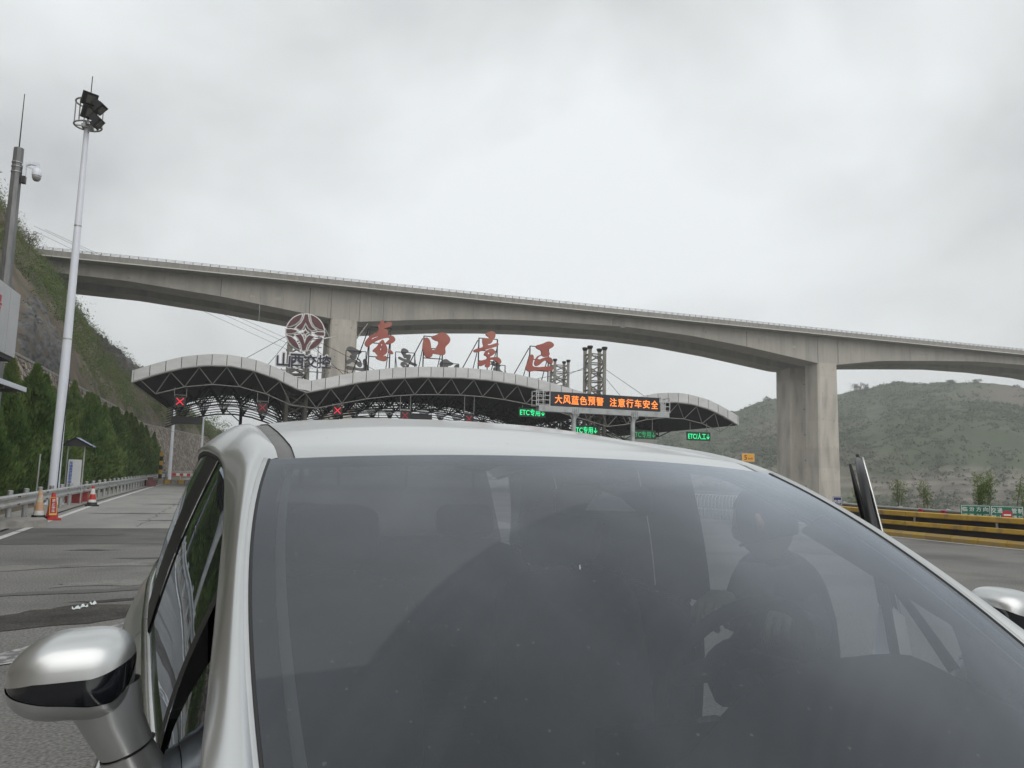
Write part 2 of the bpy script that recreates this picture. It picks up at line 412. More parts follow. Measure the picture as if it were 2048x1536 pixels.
# stone retaining wall
wt_ = thing('retaining_wall', 'sloping retaining wall of tan rubble stone at the foot of the hillside', 'wall', (-12.8, 60, 0))
def rubble_mat():
    m = bpy.data.materials.new('rubble_stone'); m.use_nodes = True; t = m.node_tree; p = t.nodes['Principled BSDF']; p.inputs['Roughness'].default_value = .9
    g = N(t, 'ShaderNodeNewGeometry'); v = N(t, 'ShaderNodeTexVoronoi', feature='F1'); v.inputs['Scale'].default_value = 1.7
    dst = N(t, 'ShaderNodeTexVoronoi', feature='DISTANCE_TO_EDGE'); dst.inputs['Scale'].default_value = 1.7
    for q in (v, dst): t.links.new(g.outputs['Position'], q.inputs['Vector'])
    sp = N(t, 'ShaderNodeSeparateColor'); t.links.new(v.outputs['Color'], sp.inputs[0])
    r = N(t, 'ShaderNodeValToRGB'); r.color_ramp.elements[0].color = (.15, .118, .092, 1); r.color_ramp.elements[1].color = (.42, .36, .30, 1)
    t.links.new(sp.outputs[0], r.inputs[0])
    r2 = N(t, 'ShaderNodeValToRGB'); r2.color_ramp.elements[0].position = .02; r2.color_ramp.elements[1].position = .09
    r2.color_ramp.elements[0].color = (0, 0, 0, 1)
    t.links.new(dst.outputs['Distance'], r2.inputs[0])
    mxn = N(t, 'ShaderNodeMix', data_type='RGBA'); t.links.new(r2.outputs[0], mxn.inputs['Factor']); mxn.inputs['A'].default_value = (.10, .09, .08, 1)
    t.links.new(r.outputs[0], mxn.inputs['B']); t.links.new(mxn.outputs['Result'], p.inputs['Base Color'])
    bp = N(t, 'ShaderNodeBump'); bp.inputs['Strength'].default_value = .8; bp.inputs['Distance'].default_value = .08
    t.links.new(r2.outputs[0], bp.inputs['Height']); t.links.new(bp.outputs[0], p.inputs['Normal'])
    return m
M['rubble'] = rubble_mat()
mb = MB(); rows = []
YW = np.arange(10, 290, 2.0)
for Y in YW:
    x = wall_x(Y); z = ip(Y, WL_Y, WL_Z)
    rows.append([(x+2.4-2.4*q/8 + .05*fbm(Y, q, 5, 2, .7), Y, -.1 + (z+.1)*q/8) for q in range(9)])
mb.grid(rows, True)
mb.build('wall_face', M['rubble'], wt_)
mb = MB()
for a, b in zip(YW[:-1], YW[1:]):
    for dx0, dx1 in ((0, -.5),):
        za, zb = ip(a, WL_Y, WL_Z), ip(b, WL_Y, WL_Z); xa, xb = wall_x(a), wall_x(b)
        mb.add([(xa+.06, a, za-.05), (xb+.06, b, zb-.05), (xb+.06, b, zb+.12), (xa+.06, a, za+.12), (xb-.6, b, zb+.12), (xa-.6, a, za+.12)], [(3, 2, 1, 0), (5, 4, 2, 3)])
mb.build('coping', M['concrete_old'], wt_)
# individual stones standing proud, the nearest run of the wall that shows between the trees
STN = []
for k in range(6):
    r = random.Random(k); b = MB(); n = 7
    ring = [(math.cos(2*math.pi*i/n)*(.17+.05*r.random()), math.sin(2*math.pi*i/n)*(.13+.04*r.random())) for i in range(n)]
    vs = [(0, x, y) for x, y in ring] + [(.06, x*.72, y*.72) for x, y in ring]
    b.add(vs, [tuple(range(n, 2*n))] + [(i, (i+1) % n, n+(i+1) % n, n+i) for i in range(n)])
    STN.append(b.mesh('stone', M['rubble']))
rr = random.Random(3)
for i in range(260):
    Y = rr.uniform(40, 76); q = rr.uniform(.5, .985); x = wall_x(Y)+2.4*(1-q); z = ip(Y, WL_Y, WL_Z)*q
    o = link('stone', STN[i % 6], wt_); o.location = WM[wt_.name].inverted() @ Vector((x+.02, Y, z)); o.rotation_euler = (rr.uniform(0, 6), -.28, 0); s_ = rr.uniform(.8, 1.5); o.scale = (s_, s_, s_)

# netted grey rock face above the wall, left
M['rock'] = mat('netted_rock', (.045, .045, .047), .92, col2=(.20, .197, .195), nscale=1.5, detail=12, stretch=(1.2, .55, 1.9), lo=.36, hi=.64, bump=1.0, bscale=2.5, col3=(.13, .105, .075), n3=.5)
def rock_patch(Y0, Y1, d0, d1, amp, seed):
    mb = MB(); rows = []
    for Y in np.arange(Y0, Y1, .6):
        row = []
        for q in np.linspace(0, 1, 22):
            d_ = d0+(d1-d0)*q; x = wall_x(Y)-d_; edge = min(1, min(q, 1-q)*6, (Y-Y0)/3, (Y1-Y)/3)
            z = left_h(x, Y) + edge*(.9+amp*fbm(x*.5, Y*.28, seed, 4)+.55*fbm(x*1.6, Y*.9+x*.6, seed+5, 4)) - .8*(1-edge)
            row.append((x+edge*.5, Y, z))
        rows.append(row)
    mb.grid(rows); o = struct(mb.build('rock_face', M['rock'], autos=35)); return o
tag(rock_patch(56, 72, .2, 3.3, 1.2, 2.0), 'grey rock face under netting just above the stone wall', None)
tag(rock_patch(132, 168, 6, 12, 1.2, 8.0), 'grey rock outcrop near the hill crest under the viaduct', None)

# ------------------------------------------------------------------ far hill across the valley (right)
HA = [4, 12, 20, 26, 30, 32.5, 34.7, 36.9, 39, 41.5, 42.9, 45.2, 46.6, 48.0, 49.7, 52.2, 56, 62, 72]
HS = [.02, .03, .042, .055, .064, .072, .0831, .0966, .099, .1024, .105, .1152, .1132, .1152, .1107, .1035, .095, .08, .05]
RC = 560.0
def far_h(a, r):
    cz = CAMZ + ip(a, HA, HS)*RC
    t = (r-250)/(RC-250)
    if t <= 0: return -35 + .6*fbm(a*3, r*.02, 2)
    tt = min(1, t); prof = tt**.92
    z = -35 + (cz+35)*prof
    x_, y_ = math.sin(rad(a))*r, math.cos(rad(a))*r
    g = fbm(x_*.009, y_*.009, 11, 5)
    z += 13*g*max(0, math.sin(math.pi*min(1, tt)))**.7
    z += 1.6*fbm(x_*.05, y_*.05, 17, 4)*min(1, tt*3)
    # the cliff band of pale strata
    lev = -35 + (cz+35)*.36
    z += 5.5*(sstep(-2.5, 2.5, z-lev-3.0*fbm(x_*.012, y_*.012, 4, 3))-.5)*(.5+.5*sstep(-.25, .2, fbm(x_*.02, y_*.02, 44, 3)))
    if t > 1: z = cz - (r-RC)*.10
    return z
def pol(a, r): return (math.sin(rad(a))*r, math.cos(rad(a))*r)
mb = MB(); rows = []
AA = np.concatenate([np.arange(4, 29, 1.0), np.arange(29, 58, .16), np.arange(58, 73, 1.0)])
for r in np.concatenate([[215, 240], np.arange(250, 560, 3.2), [559.9, 562, 570, 600, 700]]):
    rows.append([(*pol(a, r), far_h(a, r)) for a in AA])
mb.grid(rows, True)
def far_mat():
    m = mat('far_hillside', (.042, .060, .028), .95, col2=(.064, .080, .040), nscale=.05, detail=12, lo=.40, hi=.68, col3=(.105, .088, .068), n3=.28, bump=1.0, bscale=.35)
    t = m.node_tree; p = t.nodes['Principled BSDF']; old = p.inputs['Base Color'].links[0].from_socket
    g = N(t, 'ShaderNodeNewGeometry'); sx = N(t, 'ShaderNodeSeparateXYZ'); t.links.new(g.outputs['Normal'], sx.inputs[0])
    mr = N(t, 'ShaderNodeMapRange'); mr.inputs['From Min'].default_value = .62; mr.inputs['From Max'].default_value = .45
    t.links.new(sx.outputs['Z'], mr.inputs['Value'])
    nz = N(t, 'ShaderNodeTexNoise'); nz.inputs['Scale'].default_value = .12; nz.inputs['Detail'].default_value = 8
    mpn = N(t, 'ShaderNodeMapping'); mpn.inputs['Scale'].default_value = (.35, .35, 4); t.links.new(g.outputs['Position'], mpn.inputs['Vector']); t.links.new(mpn.outputs[0], nz.inputs['Vector'])
    r = N(t, 'ShaderNodeValToRGB'); r.color_ramp.elements[0].position = .4; r.color_ramp.elements[1].position = .62
    r.color_ramp.elements[0].color = (.10, .088, .075, 1); r.color_ramp.elements[1].color = (.27, .24, .205, 1); t.links.new(nz.outputs['Fac'], r.inputs[0])
    mxn = N(t, 'ShaderNodeMix', data_type='RGBA'); ps = N(t, 'ShaderNodeSeparateXYZ'); t.links.new(g.outputs['Position'], ps.inputs[0])
    nb_ = N(t, 'ShaderNodeTexNoise'); nb_.inputs['Scale'].default_value = .03; nb_.inputs['Detail'].default_value = 9; nb_.inputs['Roughness'].default_value = .7; t.links.new(g.outputs['Position'], nb_.inputs['Vector'])
    zz = N(t, 'ShaderNodeMath', operation='MULTIPLY_ADD'); t.links.new(nb_.outputs['Fac'], zz.inputs[0]); zz.inputs[1].default_value = 26; t.links.new(ps.outputs['Z'], zz.inputs[2])
    ab = N(t, 'ShaderNodeMath', operation='SUBTRACT'); t.links.new(zz.outputs[0], ab.inputs[0]); ab.inputs[1].default_value = 15
    aa = N(t, 'ShaderNodeMath', operation='ABSOLUTE'); t.links.new(ab.outputs[0], aa.inputs[0])
    br2 = N(t, 'ShaderNodeMapRange'); br2.inputs['From Min'].default_value = 6.0; br2.inputs['From Max'].default_value = 2.5; br2.inputs['To Max'].default_value = .75; t.links.new(aa.outputs[0], br2.inputs['Value'])
    mm = N(t, 'ShaderNodeMath', operation='MAXIMUM'); t.links.new(br2.outputs[0], mm.inputs[0]); t.links.new(mr.outputs[0], mm.inputs[1])
    t.links.new(mm.outputs[0], mxn.inputs['Factor']); t.links.new(old, mxn.inputs['A']); t.links.new(r.outputs[0], mxn.inputs['B'])
    t.links.new(mxn.outputs['Result'], p.inputs['Base Color'])
    return m
fh = struct(mb.build('far_hill', far_mat(), smooth=True)); tag(fh, 'hazy green hill across the valley with a pale rock band', None)
# scrub on the far hill: thousands of low tufts, one object
def leaf_mat(name, c1, c2, c3=None, tr=.35):
    m = mat(name, c1, .7, col2=c2, nscale=.9, detail=4, lo=.35, hi=.65, col3=c3, n3=.35, spec=.25)
    t = m.node_tree; p = t.nodes['Principled BSDF']; out = t.nodes['Material Output']
    td = N(t, 'ShaderNodeBsdfTranslucent'); t.links.new(p.inputs['Base Color'].links[0].from_socket, td.inputs['Color'])
    mxs = N(t, 'ShaderNodeMixShader'); mxs.inputs[0].default_value = tr
    t.links.new(p.outputs[0], mxs.inputs[1]); t.links.new(td.outputs[0], mxs.inputs[2]); t.links.new(mxs.outputs[0], out.inputs['Surface'])
    return m
def leaf_cloud(cent, size, leaf, n, rng, flat=.75, up=.3):
    """n leaf-sized quads scattered through ellipsoids; arrays in, (verts, faces) out"""
    k = len(cent); tot = k*n
    C = np.repeat(cent, n, 0); R_ = np.repeat(size, n, 0); L = np.repeat(leaf, n)
    dirn = rng.normal(size=(tot, 3)); dirn /= np.linalg.norm(dirn, axis=1)[:, None]
    rr_ = rng.random(tot)**.45
    lump = 1 + .28*np.sin(dirn[:, 0]*5+C[:, 0]*3)*np.cos(dirn[:, 1]*5+C[:, 1]*2) + .22*np.sin(dirn[:, 2]*7+C[:, 0])
    P = C + dirn*R_*(rr_*lump)[:, None]
    nrm = dirn + rng.normal(size=(tot, 3))*.7 + np.array([0, 0, up]); nrm /= np.linalg.norm(nrm, axis=1)[:, None]
    a = np.cross(nrm, rng.normal(size=(tot, 3))); a /= np.linalg.norm(a, axis=1)[:, None]; b = np.cross(nrm, a)
    ls = L*(.6+.8*rng.random(tot))
    a = a*ls[:, None]; b = b*(ls*flat)[:, None]
    V = np.stack([P-a*.5, P+b*.3, P+a*.5, P-b*.3], 1).reshape(-1, 3)
    return V
def quads_object(name, V, m, parent=None):
    me = bpy.data.meshes.new(name); n = len(V)//4
    me.vertices.add(len(V)); me.vertices.foreach_set('co', V.astype(np.float32).ravel())
    me.loops.add(n*4); me.polygons.add(n)
    me.loops.foreach_set('vertex_index', np.arange(n*4, dtype=np.int32)); me.polygons.foreach_set('loop_start', np.arange(0, n*4, 4, dtype=np.int32))
    me.update(calc_edges=True); me.materials.append(m)
    return link(name, me, parent)
rng = np.random.default_rng(5)
cs = []; sz = []
for i in range(24000):
    a = rng.uniform(29, 55); r = rng.uniform(262, 562)
    if fbm(a*.4, r*.012, 6, 3)+.25*rng.normal() < -.12: continue
    if abs(far_h(a, r)-2+6*fbm(a, r*.02, 3, 2)) < 5 and rng.random() < .6: continue
    x, y = pol(a, r); s_ = rng.uniform(.5, 1.3)*(1.4 if rng.random() < .08 else 1)
    cs.append((x, y, far_h(a, r)+s_*.3)); sz.append((s_*1.5, s_*1.5, s_*.8))
cs = np.array(cs); sz = np.array(sz)
M['far_leaf'] = leaf_mat('far_scrub', (.054, .076, .035), (.066, .088, .041), (.072, .088, .046))
V = leaf_cloud(cs, sz, sz[:, 0]*.6, 9, rng, flat=1.0, up=.6)
tag(stuff(quads_object('hill_scrub', V, M['far_leaf'])), 'low scrub covering the hazy far hill', 'scrub')
# single trees on the far skyline
def blob_tree(name, x, y, z, h, wd, label, group, lm, trunk_m, n=260, seed=0, leaf=None):
    t_ = thing(name, label, 'tree', (x, y, z), 0, group)
    g = np.random.default_rng(seed)
    b = MB(); b.tube([(x, y, z-.3), (x+.05*h, y, z+h*.3), (x, y, z+h*.62)], [h*.035, h*.025, h*.012], 6); b.build('trunk', trunk_m, t_)
    k = 9; c = np.array([(g.uniform(-.3, .3)*wd, g.uniform(-.3, .3)*wd, h*g.uniform(.36, .86)) for _ in range(k)]); s_ = np.array([(wd*g.uniform(.2, .34),)*2+(h*g.uniform(.12, .2),) for _ in range(k)])
    V = leaf_cloud(c, s_, np.full(k, leaf or wd*.09), n//k, g)
    quads_object('crown', V, lm, t_)
    return t_
M['bark'] = mat('bark', (.075, .058, .042), .95, col2=(.13, .105, .08), nscale=8, stretch=(1, 1, .2), bump=.5)
for i, (px, py, h) in enumerate([(1721, 789, 8), (1535, 806, 5), (1735, 786, 5), (1900, 764, 6), (1955, 773, 5), (1845, 773, 4.5)]):
    r = ray(px, py); a = math.degrees(math.atan2(r.x, r.y)); x, y = pol(a, RC-3)
    lab = ['broad round tree alone on the far hill crest right of the tall pier', 'tiny tree on the far skyline left of the tall concrete pier', 'small bush beside the broad round tree on the far crest', 'bushy tuft on the highest point of the far hill crest', 'small tuft on the crest near the right end of the far hill', 'little bush in the dip of the far hill crest'][i]
    blob_tree('skyline_tree', x, y, far_h(a, RC-3)-2.2, h, h*1.2, lab, 'trees on the far skyline', M['far_leaf'], M['bark'], 700, i)
# ================================================================== viaduct
M['rail_dark'] = mat('rail_dark', (.07, .07, .068), .6, col2=(.11, .105, .10), nscale=2)
YB = 124.0
br = thing('viaduct', 'tall grey concrete viaduct with arched twin girders crossing above the toll canopy', 'bridge', (60, YB+9, -30))
DX = [-60, -29.9, -25.6, -3.3, 25, 57.8, 96.3, 121.6, 160.7, 230]; DZ = [32.62, 32.53, 32.5, 32.46, 32.34, 32.26, 32.16, 32.09, 32.03, 31.85]
def deck_z(x): return ip(x, DX, DZ)           # top of the railing
NBX = [-60, -30.7, -19.3, -5.75, 6.3, 11.5, 15.5, 30.7, 40, 48.5, 64.9, 78, 90.2, 107.1, 112, 123, 134.8, 150, 163.7, 178, 200, 207, 230]
NBZ = [29.5, 29.5, 29.2, 28.1, 26.66, 26.05, 25.95, 27.75, 28.5, 28.95, 29.25, 28.7, 27.55, 25.45, 25.45, 27.0, 27.85, 28.8, 28.95, 28.6, 26.8, 26, 26]
def soffit(x): return ip(x, NBX, NBZ)
def girder(y0, y1, name, step=3.5):
    x = -56.0; w = y1-y0
    while x < 205:
        x1 = x+step-.025
        zt = lambda q: deck_z(q)-1.34
        b = MB(); xm = (x+x1)/2
        vs = []
        for q in (x, xm, x1):
            vs += [(q, y0, zt(q)), (q, y0, soffit(q)), (q, y1, soffit(q)), (q, y1, zt(q))]
        fs = []
        for k in (0, 4):
            for j in range(4): fs.append((k+j, k+(j+1) % 4, k+4+(j+1) % 4, k+4+j))
        fs += [(3, 2, 1, 0), (8, 9, 10, 11)]
        b.add(vs, [f[::-1] for f in fs])
        b.build(name, M['concrete_bridge'], br)
        x += step
def deck(y0, y1, side):
    n = 60; X = np.linspace(-56, 206, n)
    b = MB(); ra = []; 
    # cantilever slab, closed section
    sec = lambda q: [(q, y0, deck_z(q)-1.27), (q, y0, deck_z(q)-1.05), (q, y1, deck_z(q)-1.05), (q, y1, deck_z(q)-1.27), (q, y1-2.2, deck_z(q)-1.345), (q, y0+2.2, deck_z(q)-1.345), (q, y0, deck_z(q)-1.27)]
    b.grid([sec(q) for q in X]); b.build('deck_slab', M['parapet'], br)
    for yy, s in ((y0, 1), (y1, -1)):
        b = MB(); sec2 = lambda q: [(q, yy+s*.02, deck_z(q)-1.14), (q, yy+s*.02, deck_z(q)-.38), (q, yy+s*.28, deck_z(q)-.38), (q, yy+s*.42, deck_z(q)-1.04)]
        b.grid([sec2(q) for q in X], s < 0); b.build('parapet', M['parapet'], br)
        b = MB()
        for q in np.arange(-55, 205, 1.25):
            z = deck_z(q); b.box((q, yy+s*.15, z-.2), (.09, .09, .4))
        for dz in (-.02, -.2): b.tube([(q, yy+s*.15, deck_z(q)+dz) for q in X], .03, 5)
        stuff(b.build('railing', M['rail_dark'], br))
        b = MB(); b.grid([[(q, yy-s*.03, deck_z(q)-1.34), (q, yy-s*.03, deck_z(q)-1.20), (q, yy+s*.3, deck_z(q)-1.225)] for q in X], s < 0)
        b.build('drip_edge', mat('pale_concrete', (.55, .54, .50), .8), br)
deck(YB, YB+9.8, 1); girder(YB+2.5, YB+7.6, 'girder_segment')
deck(YB+10.4, YB+20.2, 1); girder(YB+12.9, YB+17.6, 'girder_segment')
def pier(xc, wx, y0, y1, ztop, zbot):
    z = ztop; k = 0
    while z > zbot:
        h = [2.6, 4.5, 4.5, 5.5, 4.0][k % 5]; z0 = z-h; g = 1+.0012*(ztop-z)*2
        hw0 = wx/2*(1+.0035*(ztop-z0)); hw1 = wx/2*(1+.0035*(ztop-z))
        b = MB(); c = .25
        ring = lambda hw, zz: [(xc-hw, y0+c, zz), (xc-hw+c, y0, zz), (xc+hw-c, y0, zz), (xc+hw, y0+c, zz), (xc+hw, y1-c, zz), (xc+hw-c, y1, zz), (xc-hw+c, y1, zz), (xc-hw, y1-c, zz)]
        a = ring(hw0, z0+.015); t_ = ring(hw1, z)
        b.add(a+t_, [tuple(range(7, -1, -1)), tuple(range(8, 16))]+[(i, (i+1) % 8, 8+(i+1) % 8, 8+i) for i in range(8)])
        b.build('pier_segment', M['concrete_pier'], br)
        # formwork board marks, proud by a few mm
        z = z0; k += 1
    # small dark vent holes with recessed look
    b = MB()
    for i, zz in enumerate(np.arange(ztop-1, zbot, -5.2)):
        b.bar((xc-wx/2*.6, y0-.012, zz), (xc-wx/2*.6, y0+.05, zz), .16, n=8); b.bar((xc+wx/2*.55, y0-.012, zz-.3), (xc+wx/2*.55, y0+.05, zz-.3), .16, n=8)
        b.bar((xc-wx/2-.05, y0+4.4, zz-3), (xc-wx/2+.1, y0+4.4, zz-3), .22, n=8)
    b.build('vent_hole', M['black'], br)
for xc, wx in ((13.2, 4.3), (109.6, 4.75)):
    zt = min(soffit(xc-wx/2), soffit(xc+wx/2))+.15
    pier(xc, wx, YB+2.48, YB+6.6, zt, -36); pier(xc+.1, wx, YB+11.2, YB+16.0, zt, -36)
# construction joints, repaired patches and drain pipes on the near web
for xx, w_ in ((-5.9, .10), (7.6, .13), (19.5, .05), (90.4, .12), (131, .06), (61.5, .05)):
    b = MB(); b.box((xx, YB+2.49, (deck_z(xx)-1.6+soffit(xx))/2), (w_, .03, deck_z(xx)-1.6-soffit(xx))); b.build('construction_joint', M['rail_dark'], br)
M['patch'] = mat('repair_mortar', (.26, .25, .225), .9, col2=(.31, .295, .27), nscale=3)
M['patch_pale'] = mat('lime_bloom', (.46, .44, .40), .9, col2=(.36, .345, .31), nscale=4, detail=9)
for xx, dz, w_, h_, m in ((63.5, .6, 1.0, 1.6, 'patch'), (61.9, .8, .7, 1.1, 'patch'), (81.2, 1.2, .35, .5, 'patch'), (93.2, 1.6, .3, .9, 'patch'), (113.5, 4.3, .5, .5, 'patch'), (-1.2, 1.0, .7, .3, 'patch_pale'), (2.6, 1.5, 1.0, .5, 'patch_pale'), (15.6, 3.4, .5, .6, 'patch_pale'), (27.2, 1.7, 1.3, 1.5, 'patch_pale'), (48, .9, 1.6, .4, 'patch_pale'), (101.5, 2.2, .8, .4, 'patch_pale'), (134, 1.0, 2.2, .35, 'patch_pale'), (-19, .5, .4, .3, 'patch')):
    b = MB(); b.box((xx, YB+2.495, soffit(xx)+dz), (w_, .02, h_)); b.build('concrete_patch', M[m], br)
for xx in (11.0, 15.6, 107.2, 112.2):
    b = MB(); b.tube([(xx, YB+2.40, deck_z(xx)-1.4), (xx, YB+2.40, soffit(xx)+.1)], .05, 6); b.build('drain_pipe', M['steel_grey'], br)
# steel brackets under the near girder at the left pier
b = MB()
for s in (-1, 1):
    for yy in (YB+3, YB+7):
        b.bar((13.2+s*3.9, yy, 25.9), (13.2+s*2.2, yy, 23.2), .18)
b.build('bracket', M['steel_grey'], br)
# thin cables behind the viaduct
pl = thing('power_line', 'three thin cables sloping down behind the viaduct from the left hillside', 'cable', tuple(on_y(75, 455, 152)))
for (a, b_) in (((68, 452), (640, 716)), ((68, 462), (640, 729)), ((90, 459), (640, 706))):
    p, q = on_y(*a, 152), on_y(*b_, 152); b = MB(); b.tube([p, p*.5+q*.5-Vector((0, 0, .25)), q], .028, 5); b.build('wire', M['black'], pl)

# ================================================================== toll canopy
YC, YR = 62.0, 87.0
FT = [(-8.44, 8.52), (-6.85, 9.20), (-5.18, 9.76), (-3.49, 10.08), (-1.86, 10.14), (-.14, 9.90), (1.50, 9.40), (3.0, 8.72), (3.85, 8.44), (5.5, 8.86), (7.2, 9.30), (7.94, 9.50), (10.41, 9.94), (12.96, 10.23), (16.18, 10.37), (18.62, 10.34), (21.04, 10.13), (23.51, 9.77), (25.91, 9.25), (27.3, 8.95), (30.2, 8.28), (31.2, 8.36), (33.13, 8.92), (34.86, 9.28), (36.51, 9.42), (38.19, 9.33), (40, 8.97), (41.56, 8.40), (43.19, 7.62)]
FX = [p[0] for p in FT]; FZ = [p[1] for p in FT]
def roof_z(x): return ip(x, FX, FZ)
cn = thing('toll_canopy', 'wave-shaped toll plaza canopy with pale panelled edge and dark space-frame underside', 'canopy', (17, 74, 0))
# fascia panels
npan = 49; bx = np.linspace(FX[0], FX[-1], npan+1)
for a, c in zip(bx[:-1], bx[1:]):
    g = .025; b = MB(); h = .84
    P = lambda x, y, dz: (x, y, roof_z(x)+dz)
    x0, x1 = a+g, c-g
    b.add([P(x0, YC, -h), P(x1, YC, -h), P(x1, YC, 0), P(x0, YC, 0), P(x0, YC+.25, -h), P(x1, YC+.25, -h), P(x1, YC+.25, 0), P(x0, YC+.25, 0)],
          [(0, 1, 2, 3), (3, 2, 6, 7), (4, 5, 1, 0), (7, 6, 5, 4), (0, 3, 7, 4), (1, 5, 6, 2)])
    b.build('fascia_panel', M['fascia'], cn)
X = np.linspace(FX[0], FX[-1], 110)
b = MB(); b.grid([[(x, YC+.06, roof_z(x)-.86), (x, YC+.06, roof_z(x)-.02), (x, YC+.24, roof_z(x)-.02)] for x in X]); b.build('fascia_backing', M['steel_dark'], cn)
b = MB(); b.tube([(x, YC-.04, roof_z(x)-.90) for x in X], .075, 6); b.build('edge_tube', M['steel_grey'], cn)
# roof sheet with thickness
b = MB(); b.grid([[(x, YC+.26, roof_z(x)-.05), (x, YR, roof_z(x)-.05), (x, YR, roof_z(x)-.95), (x, YC+.26, roof_z(x)-.93)] for x in X], True)
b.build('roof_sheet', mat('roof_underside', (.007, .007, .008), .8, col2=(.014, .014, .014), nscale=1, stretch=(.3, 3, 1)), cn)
# right side edge panels seen along the wave ends
for xe in (FX[0], FX[-1]):
    s = -1 if xe < 0 else 1
    b = MB(); b.box((xe+s*.06, (YC+YR)/2, roof_z(xe)-.46), (.10, YR-YC, .9)); b.build('end_panel', M['fascia'], cn)
# front truss
BCZ = 2.24
nodes_t = [x for x in np.arange(FX[0]+.5, FX[-1]-.4, 1.95)]
nb = [x+.975 for x in nodes_t[:-1]]
def tpt(x, y): return Vector((x, y, roof_z(x)-.95))
def bpt(x, y): return Vector((x, y, roof_z(x)-BCZ+ .0))
for i, x in enumerate(nb):
    for xx in (nodes_t[i], nodes_t[i+1]):
        b = MB(); b.bar(tpt(xx, YC+.15), bpt(x, YC+.75), .075, n=6); b.build('diagonal_strut', M['steel_grey'], cn)
    if i:
        b = MB(); b.bar(bpt(nb[i-1], YC+.75), bpt(x, YC+.75), .09, n=6); b.build('bottom_chord', M['steel_grey'], cn)
# inner space frame, joined
b = MB(); bl = MB()
rowsY = np.arange(YC+12.4, YR-.5, 4.1)
for y in rowsY:
    for i, x in enumerate(nb):
        b.bar(tpt(nodes_t[i], y-1.9), bpt(x, y), .09, n=4); b.bar(tpt(nodes_t[i+1], y-1.9), bpt(x, y), .09, n=4)
        b.bar(tpt(nodes_t[i], y+1.9), bpt(x, y), .09, n=4); b.bar(tpt(nodes_t[i+1], y+1.9), bpt(x, y), .09, n=4)
        if i: b.bar(bpt(nb[i-1], y), bpt(x, y), .1, n=4)
        if y+4.1 < YR: b.bar(bpt(x, y), bpt(x, y+4.1), .09, n=4)
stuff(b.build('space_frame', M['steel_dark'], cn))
# rear edge: louvre slats and dark truss teeth with the sky between
XR = [x for x in np.linspace(FX[0], FX[-1], 150)]
for k in range(8):
    dz = -1.05-.27*k
    b = MB(); b.tube([(x, YR+.1-.12*k, roof_z(x)+dz) for x in XR], .045 if k < 7 else .08, 4); b.build('louvre_slat', M['steel_dark'], cn)
b = MB()
for i, x in enumerate(np.arange(FX[0]+.6, FX[-1]-.8, 1.95)):
    x2 = x+.975; p = Vector((x2, YR-.5, roof_z(x2)-3.0))
    for k in range(9):
        q = k/8; b.bar((x+1.95*q, YR+.3, roof_z(x+1.95*q)-.95), p, .05)
    for k in range(1, 6):
        a_ = Vector((x+.1, YR, roof_z(x+.1)-1)); c_ = Vector((x+1.85, YR, roof_z(x+1.85)-1)); q = k/6
        b.bar(a_*(1-q)+p*q, c_*(1-q)+p*q, .045)
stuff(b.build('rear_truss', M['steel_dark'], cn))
# thin columns that carry the rear edge
for px in (-1.2, 9.2, 16.6, 24.4, 36.5):
    b = MB(); b.tube([(px, YR-1, 0), (px, YR-1, roof_z(px)-2.2)], .16, 10); b.build('column', M['steel_dark'], cn)
    b = MB(); b.bar((px-1.5, YR-1, roof_z(px)-2.4), (px, YR-1, roof_z(px)-3.7), .1); b.build('column_brace', M['steel_dark'], cn)

# lattice towers through the valleys of the roof
def tower(x, y, wx, wy, ztop, label, twin=True):
    t_ = thing('lattice_tower', label, 'tower', (x, y, 0), 0, 'lattice towers carrying the toll canopy')
    cs = [(x+sx*wx/2, y+sy*wy/2) for sx, sy in ((-1, -1), (1, -1), (1, 1), (-1, 1))]
    for cx, cy in cs:
        b = MB(); b.tube([(cx, cy, 0), (cx, cy, ztop-.25)], .17, 12); c = b.build('tower_column', M['steel_rust'], t_, smooth=True)
        b = MB(); b.lathe((cx, cy, ztop-.3), [(.17, 0), (.27, .18), (.27, .32), (.2, .34)], 12); b.build('column_cap', M['steel_dark'], t_)
    st = .85; z = ztop-.7; k = 0
    while z > 6.5:
        for i in range(4):
            a, c = cs[i], cs[(i+1) % 4]
            b = MB(); b.bar((*a, z), (*c, z), .12, n=6); b.build('tie', M['steel_rust'], t_)
            lo_, hi_ = ((*a, z-st), (*c, z)) if (k+i) % 2 else ((*a, z), (*c, z-st))
            b = MB(); b.bar(lo_, hi_, .13, n=6); b.build('brace', M['steel_rust'], t_)
        z -= st; k += 1
    return t_
tR = tower(30.35, 66.2, 1.5, 1.15, 13.75, 'tall rusty lattice tower rising behind the orange message board')
tL = tower(3.3, 66.2, 1.5, 1.15, 13.5, 'lattice tower standing behind the round maroon emblem')
tM = tower(36.2, 89.5, 1.8, 1.4, 16.05, 'smaller lattice tower half hidden behind the rightmost red character')
tower(4.6, 92.5, 2.2, 2.2, 15.6, 'grey lattice tower farthest back beside the left viaduct pier')
def cable(a, b_, par, r=.022):
    b = MB(); b.tube([a, b_], r, 5); b.build('stay_cable', M['steel_dark'], par)
zc = 12.0
cable((2.4, 66.2, 12.7), (-1.5, 66.6, roof_z(-1.5)), tL); cable((2.4, 66.2, 12.2), (.6, 66.6, roof_z(.6)), tL)
cable((4.2, 66.2, 12.6), (10.5, 66.6, roof_z(10.5)), tL); cable((4.2, 66.2, 12.1), (7.5, 66.6, roof_z(7.5)), tL); cable((4.2, 66.2, 10.8), (9.0, 68, roof_z(9)), tL)
